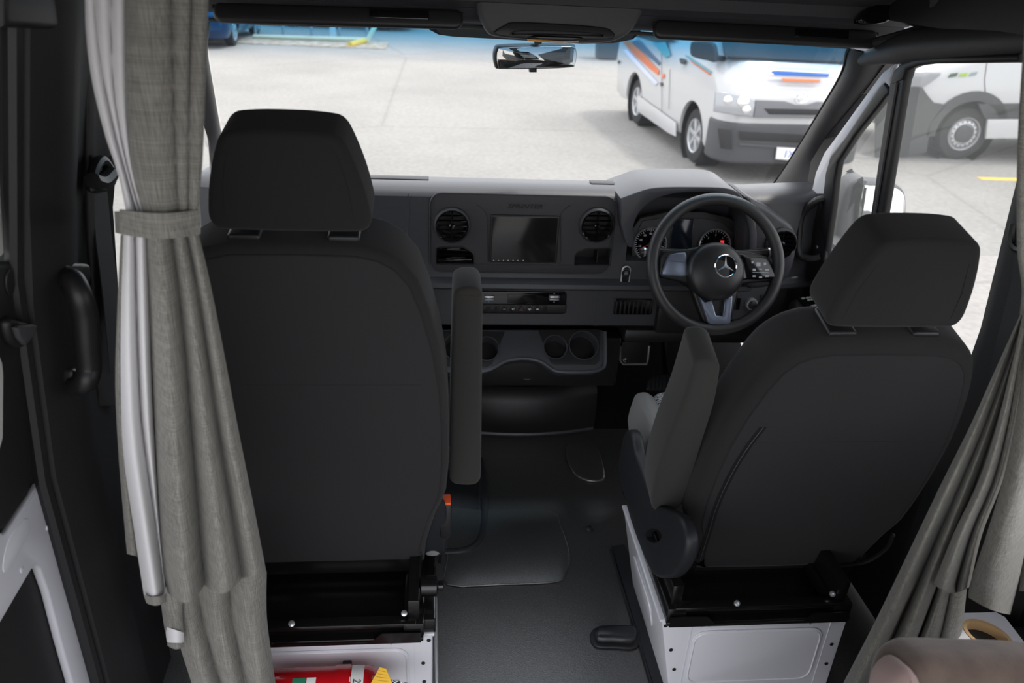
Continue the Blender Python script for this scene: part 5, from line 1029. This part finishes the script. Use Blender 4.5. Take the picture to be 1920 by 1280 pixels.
SD = Plane(hv.p(1.2, -.058, .8), -hv.l); FR = Plane(hv.p(SF+.02, .8, .75), hv.f+V((0, 0, .12))); FB = Plane(hv.p(SF+.045, .8, .4), hv.f); BN = Plane(hv.p(SF-.115, .8, 1.06), hv.f*.70+V((0, 0, .42))); WSF = Plane(hv.p(SF-.60, .8, 1.5), hv.f*.70+V((0, 0, .72)))
decal(root, FR, [(1341, 171), (1362, 173), (1395, 180), (1412, 187), (1415, 195), (1411, 219), (1380, 216), (1337, 209)], LAMP, 'headlamp', .03, .012, 0, -.01)
for px, py, r in ((1363, 187, .05), (1392, 190, .07), (1398, 205, .05)):
    m = MB(); m.lathe([(r, 0), (r*.95, .008), (r*.6, .012), (.005, .012)], 18, FR.M(.018) @ T(*FR.uv(px, py), 0)); m.build('lamp_bowl', CHROME, root)
g1 = decal(root, FR, [(1416, 187), (1470, 189), (1490, 196), (1510, 196), (1530, 190), (1600, 192), (1600, 222), (1412, 220)], mat('grille_grey', (.16, .16, .17), .5), 'grille', .03, .008, 0, -.005)
decal(root, FR, [(1430, 203), (1590, 206), (1585, 216), (1440, 214)], CAV, 'grille_opening', .006, .002, 0, .024)
m = MB(); EC = FR.M(.05) @ T(*FR.uv(1499, 183), 0)
for a_, b2, dy in ((.085, .058, 0), (.036, .056, 0), (.06, .024, .032)): m.tube([EC @ V((x, y+dy, 0)) for x, y in ell(0, 0, a_, b2, 24)], .007, 6, closed=True)
m.build('emblem', CHROME, root)
for px, mt in (([(1444, 127), (1552, 130), (1548, 136), (1450, 133)], mat('lavender', (.62, .66, .85), .4)), ([(1442, 137), (1446, 134), (1553, 141), (1549, 147), (1450, 143)], mat('stripe_blue', (.03, .12, .42), .4)), ([(1463, 149), (1536, 152), (1532, 157), (1466, 155)], mat('stripe_orange', (.72, .17, .06), .4))): decal(root, BN, px, mt, 'bonnet_stripe', .01, .003, 0, .03)
decal(root, WSF, [(1360, 111), (1356, 98), (1348, 40), (1400, -40), (1700, -20), (1720, 60), (1640, 122)], VGL, 'windscreen', .02, .006, 0, -.003)
decal(root, BN, [(1362, 112), (1640, 126), (1640, 120), (1362, 107)], CAV, 'cowl', .02, .006, 0, .02)
decal(bp_, FB, [(1345, 240), (1372, 243), (1372, 280), (1350, 278)], BLK, 'fog_lamp', .008, .003, 0, 0)
decal(bp_, FB, [(1385, 268), (1600, 282), (1600, 286), (1385, 273)], VDK, 'bumper_line', .012, .004, 0, 0)
decal(bp_, FB, [(1385, 246), (1600, 258), (1600, 272), (1388, 262)], CAV, 'bumper_intake', .004, .001, 0, 0)
np_ = decal(bp_, FB, [(1455, 275), (1490, 277), (1530, 279), (1530, 303), (1490, 300), (1452, 297)], PAPER, 'number_plate', .012, .003, 0, .02)
u, v = FB.uv(1491, 288); text_mb('1XY', FB.M(.0335) @ T(u-.05, v, 0) @ Matrix.Rotation(-.05, 4, 'Z'), h=.075).build('plate_characters', mat('plate_blue', (.05, .1, .45), .5), np_, smooth=False)
OR_, TL, SL_, LV = bpy.data.materials['stripe_orange'], mat('stripe_teal', (.10, .42, .48), .4), mat('stripe_slate', (.08, .13, .2), .3), bpy.data.materials['lavender']
UPR = Plane(hv.p(1.2, .03, 1.5), -hv.l+V((0, 0, .17)))
for pl, px, mt, nm in ((SD, [(1168, 78), (1180, 76), (1210, 104), (1236, 132), (1235, 141), (1218, 128), (1190, 104)], OR_, 'side_stripe'), (SD, [(1184, 78), (1197, 74), (1238, 117), (1236, 123)], SL_, 'side_stripe'), (SD, [(1212, 66), (1244, 68), (1258, 104), (1248, 108)], TL, 'side_stripe'), (SD, [(1168, 94), (1176, 93), (1234, 155), (1229, 160)], LV, 'side_stripe'),
    (SD, [(1285, 102), (1333, 134), (1333, 137), (1286, 106)], TL, 'side_stripe'), (SD, [(1294, 112), (1332, 138), (1331, 141), (1296, 116)], OR_, 'side_stripe'), (SD, [(1241, 139), (1246, 138), (1246, 146), (1241, 147)], OR_, 'side_badge'), (SD, [(1238, 155), (1242, 154), (1243, 161), (1239, 162)], BLK, 'side_badge'), (SD, [(1159, 114), (1162, 113), (1162, 119), (1159, 120)], BLK, 'side_badge')):
    decal(root, pl, px, mt, nm, .006, .002, 0, .0)
m = MB(); m.pad(crc(SD.out([(1278, 109), (1286, 112), (1287, 119), (1280, 120)]), 2), .03, .008, SD.M(0)); m.build('door_handle', VDK, root)
decal(root, SD, [(1196, 178), (1268, 230), (1268, 256), (1255, 250), (1198, 210)], VW, 'side_skirt', .010, .004, 0, 0)
decal(root, SD, [(1190, 68), (1215, 60), (1262, 66), (1262, 78), (1232, 80)], VGL, 'side_window', .008, .003, 0, 0)
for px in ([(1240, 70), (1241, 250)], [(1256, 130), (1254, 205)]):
    m = MB(); m.tube([SD.pt(*p) for p in px], .003, 5); m.build('door_seal_or_gap_shade', BLK, root)  # raised black lines drawn for the shade in the door gaps
MRP = Plane(hv.p(WB+.45, -.22, 1.35), -hv.l*.8+hv.f*.6); m = MB(); m.pad(crc(MRP.out([(1293, 82), (1300, 77), (1328, 78), (1338, 88), (1340, 116), (1325, 114), (1300, 108), (1292, 100)]), 2), -.10, .03, MRP.M(0), n=4); m.build('door_mirror', VDK, root)
m = MB(); m.tube([MRP.pt(1333, 108)-MRP.n*.05, MRP.pt(1345, 114)-MRP.n*.25], .03, 8); m.build('mirror_arm', VDK, root)
# ---- white cargo van side-on behind the driver window
c0 = at(1788, 297, Z=G); cv_ = Veh((c0.x, c0.y, G), (-1, .04, 0)); PV = Plane(cv_.p(-1, -.06, .8)+V((0, 0, 0)), cv_.l*1.0)
side = 1 if cv_.l.y < 0 else -1                              # the side towards us
root = thing('cargo_van', cv_.p(-1.5, 0, 0), 'white cargo van with green squares and steel wheel parked side-on beyond the driver window', 'van')
t1 = .10 if side > 0 else 1.9; L0 = (-1.9, .10)
bo = cv_.body([(.30, -4.6, .86, -1.86, .04, .20, .1), (.40, -4.65, .95, -1.92, .09, .26, .1), (.75, -4.66, .98, -1.94, .10, .30, .1), (1.05, -4.66, .86, -1.94, .10, .34, .1), (1.25, -4.66, .50, -1.94, .10, .40, .1), (1.42, -4.66, .10, -1.93, .09, .36, .1), (2.2, -4.62, -.55, -1.86, .02, .3, .1), (2.6, -4.55, -1.0, -1.78, -.06, .3, .12), (2.7, -4.4, -1.3, -1.6, -.24, .3, .2)], VW, root)
cut(bo, [(cv_.p(0, .1, .36), cv_.l, .43, .4)])
PV = Plane(cv_.p(-1, .105, .8), cv_.l)
wheel(root, cv_.p(0, .07, .345), cv_.l, .345, .22, steel=True)
m = MB(); m.lathe([(.425, -.02), (.425, -.30), (.01, -.31)], 32, frame(cv_.p(0, .09, .36), cv_.l), cap=False); m.build('arch_liner', CAV, root)
CLAD = mat('cladding_grey', (.055, .057, .058), .7)
ring = lambda r, a0, a1, n_=16: [PV.M(0) @ V((0, 0, 0)) for _ in range(0)]
wc = cv_.p(0, .105, .35); U = lambda du, dv: ((wc-PV.p).dot(PV.u)+du, (wc-PV.p).dot(PV.v)+dv)
arc_ = lambda r, a0, a1: [U(r*math.cos(math.radians(a)), r*math.sin(math.radians(a))) for a in [a0+(a1-a0)*i/18 for i in range(19)]]
m = MB(); m.pad(arc_(.56, -5, 185)+arc_(.43, 185, -5), .03, .008, PV.M(-.005)); m.build('arch_cladding', CLAD, root)
decal(root, PV, [(1640, 160), (1728, 163), (1738, 178), (1750, 192), (1775, 196), (1745, 230), (1736, 285), (1640, 300)], CLAD, 'front_cladding', .03, .008, 0, -.005)
decal(root, PV, [(1832, 194), (2100, 192), (2100, 222), (1845, 222)], CLAD, 'side_cladding', .03, .008, 0, -.005)
decal(root, PV, [(1849, 223), (2100, 222), (2100, 256), (1845, 259)], VW, 'side_step', .05, .01, 0, -.005)
decal(root, PV, [(1700, 136), (1730, 134), (1764, 135), (1762, 141), (1740, 157), (1728, 162), (1690, 163)], LAMP, 'headlamp', .02, .008, 0, 0)
for px, mt in (([(1777, 146), (1782, 138), (1797, 136), (1793, 143)], mat('dark_green', (.03, .09, .05), .5)), ([(1796, 144), (1802, 137), (1816, 136), (1811, 143)], mat('lime', (.32, .52, .02), .5)), ([(1815, 143), (1821, 136), (1834, 134), (1829, 141)], mat('grey_green', (.25, .32, .34), .5))): decal(root, PV, px, mt, 'square_decal', .006, .002, 0, 0)
m = MB(); m.tube([PV.pt(1853, 100), PV.pt(1846, 150), PV.pt(1848, 180), PV.pt(1855, 194)], .004, 5); m.build('door_seal_or_gap_shade', BLK, root)  # black line painted in for the dark of the door gap
# ---- far side of the yard
POST = mat('galvanised', (.45, .47, .5), .5, .5); fence = thing('chain_link_fence', (-3, fy, G), 'wire chain-link fence on galvanised posts across the yard', 'fence')
fx0, fx1 = at(470, 76, Z=G).x, at(690, 78, Z=G).x
for i in range(5):
    x = fx0+(fx1-fx0)*i/4; m = MB(); m.tube([(x, fy, G), (x, fy, G+1.9)], .035, 10); m.build('post', POST, fence)
m = MB(); H_ = 1.8; st = .09
n_ = int((fx1-fx0+H_)/st)
for i in range(n_):
    for sg in (1, -1):
        xa_ = fx0-H_+i*st if sg > 0 else fx0+i*st; xb_ = xa_+sg*H_
        P0, P1 = V((xa_, fy, G+.05)), V((xb_, fy+.004*sg, G+.05+H_))
        t0 = max(0, (fx0-P0.x)/(P1.x-P0.x) if sg > 0 else (P0.x-fx1)/(P0.x-P1.x)); t1 = min(1, (fx1-P0.x)/(P1.x-P0.x) if sg > 0 else (P0.x-fx0)/(P0.x-P1.x))
        if t1 > t0: m.tube([P0.lerp(P1, t0), P0.lerp(P1, t1)], .0035, 3)
tag(m.build('wire_mesh', POST, fence), kind='stuff')
# pale barrier bar with yellow foot
PALE = mat('pale_yellow', (.75, .70, .52), .6); br_ = thing('barrier_gate', at(690, 82, Z=G), 'low pale steel barrier bar with a yellow foot at the fence end', 'barrier')
by = at(690, 82, Z=G).y; a, b = at(475, 68, Y=by), at(690, 74, Y=by)
m = MB(); m.tube([a, b], .045, 8); m.build('bar', PALE, br_)
m = MB(); m.tube([at(686, 82, Y=by), at(694, 66, Y=by), at(706, 44, Y=by+.2)], .06, 8); m.build('brace', PALE, br_)
m = MB(); m.tube([at(656, 84, Z=G+.06), at(684, 76, Z=G+.08)], .07, 8); m.build('foot', YP, br_)
m = MB(); p = at(625, 78, Z=G); m.box((p.x-.07, p.y-.05, G), (p.x+.07, p.y+.05, G+1.6), .01); tag(m.build('marker_post', mat('post_white', (.7, .72, .76), .6)), 'square white marker post in front of the fence', 'post')
# parked vehicles beyond the fence
DKC = [mat('car_dark_blue', (.02, .04, .10), .2, coat=.6), mat('car_silver', (.40, .43, .47), .25, .5), mat('car_navy', (.03, .05, .09), .25, coat=.5)]
def car(x, y, fwd, mt, lab, L=4.4):
    v = Veh((x, y, G), fwd); r = thing('parked_car', v.p(1.3, .8, 0), lab, 'car'); 
    b = v.body([(.22, -.8, 3.4, .04, 1.62, .3, .2), (.40, -.9, 3.55, -.03, 1.69, .4, .25), (.70, -.92, 3.55, -.04, 1.70, .4, .25), (.90, -.9, 3.4, -.02, 1.68, .4, .25), (.98, -.85, 3.2, 0, 1.66, .4, .25)], mt, r)
    cut(b, [(v.p(0, 0, .32), v.l, .37, .3), (v.p(2.6, 0, .32), v.l, .37, .3), (v.p(0, 1.66, .32), v.l, .37, .3), (v.p(2.6, 1.66, .32), v.l, .37, .3)])
    v.body([(.97, -.7, 2.6, .06, 1.6, .3, .2), (1.35, -.3, 1.7, .2, 1.46, .3, .2), (1.45, -.1, 1.4, .3, 1.36, .3, .2)], VGL, r, 'cabin')
    for s_, t_, ax in ((0, .0, -1), (2.6, .0, -1), (0, 1.66, 1), (2.6, 1.66, 1)): wheel(r, v.p(s_, t_, .32), v.l*ax, .32, .2, 5)
    return r
p = at(440, 96, Z=G); car(p.x-1.85, p.y+3.6, (.0, -1, 0), DKC[0], 'dark blue parked car nearest the left end of the fence')
car(at(520, 66, Z=G).x, fy+3.2, (1, .0, 0), DKC[1], 'silver parked car seen through the chain-link fence'); car(at(655, 66, Z=G).x+1.0, fy+5.5, (1, 0, 0), DKC[2], 'navy parked car far behind the barrier bar')
p = at(1136, 110, Z=G); root = thing('wheelie_bin', p, 'grey plastic bin standing behind the parked minibus', 'bin')
m = MB(); R = [[(p.x+x*k2, p.y+y*k2, G+z) for x, y in rrect(-.28, -.28, .28, .28, .05)] for z, k2 in ((.02, .85), (.8, 1.0))]; m.rings(R); m.build('tub', mat('bin_grey', (.12, .13, .14), .6), root)
m = MB(); m.box((p.x-.31, p.y-.31, G+.80), (p.x+.31, p.y+.31, G+.88), .03); m.build('lid', bpy.data.materials['bin_grey'], root)
# ---- own van: wipers, door mirror, front bodywork
for lab, P in (('black windscreen wiper lying low on the passenger side', [(690, 354.5), (720, 353), (790, 354), (908, 353)]), ('black windscreen wiper lying low ahead of the instrument hood', [(977, 353.5), (1060, 354.5), (1122, 358), (1150, 362), (1200, 362)])):
    pts = [wsP(*q)+V((0, .035, .012)) for q in P]; root = thing('wiper', pts[0], lab, 'wiper')
    m = MB(); m.tube(pts[:3], .005, 6); m.build('blade', BLK, root); m = MB(); m.tube(pts[1:], [.007]*len(pts[1:]), 6); m.build('arm', BLK, root)
root = thing('door_mirror', at(1570, 470, X=1.05), 'black door mirror outside the quarter window', 'mirror')
MI = Plane(at(1655, 375, X=1.16), (-.25, -1, .05)); m = MB(); m.pad(crc(MI.out([(1612, 350), (1625, 343), (1668, 345), (1692, 354), (1702, 375), (1700, 440), (1690, 500), (1600, 500), (1602, 420)]), 3), -.12, .03, MI.M(0), n=4); m.build('housing', VDK, root)
m = MB(); m.pad(crc(MI.out([(1617, 354), (1630, 348), (1668, 350), (1688, 358), (1696, 376), (1694, 440), (1685, 490), (1606, 490), (1607, 420)]), 3), .004, .002, MI.M(-.001)); m.build('glass', MIRR, root)
m = MB(); m.pad(crc(MI.out([(1566, 480), (1570, 430), (1582, 375), (1596, 345), (1615, 338), (1630, 342), (1612, 352), (1604, 420), (1602, 500), (1570, 500)]), 2), -.14, .02, MI.M(-.004), n=3); m.build('arm_housing', VDK, root)
m = MB(); m.tube([MI.pt(1585, 470)-MI.n*.06, V((.96, .30, .74))], [.04, .05], 10); m.build('mount_arm', VDK, root)
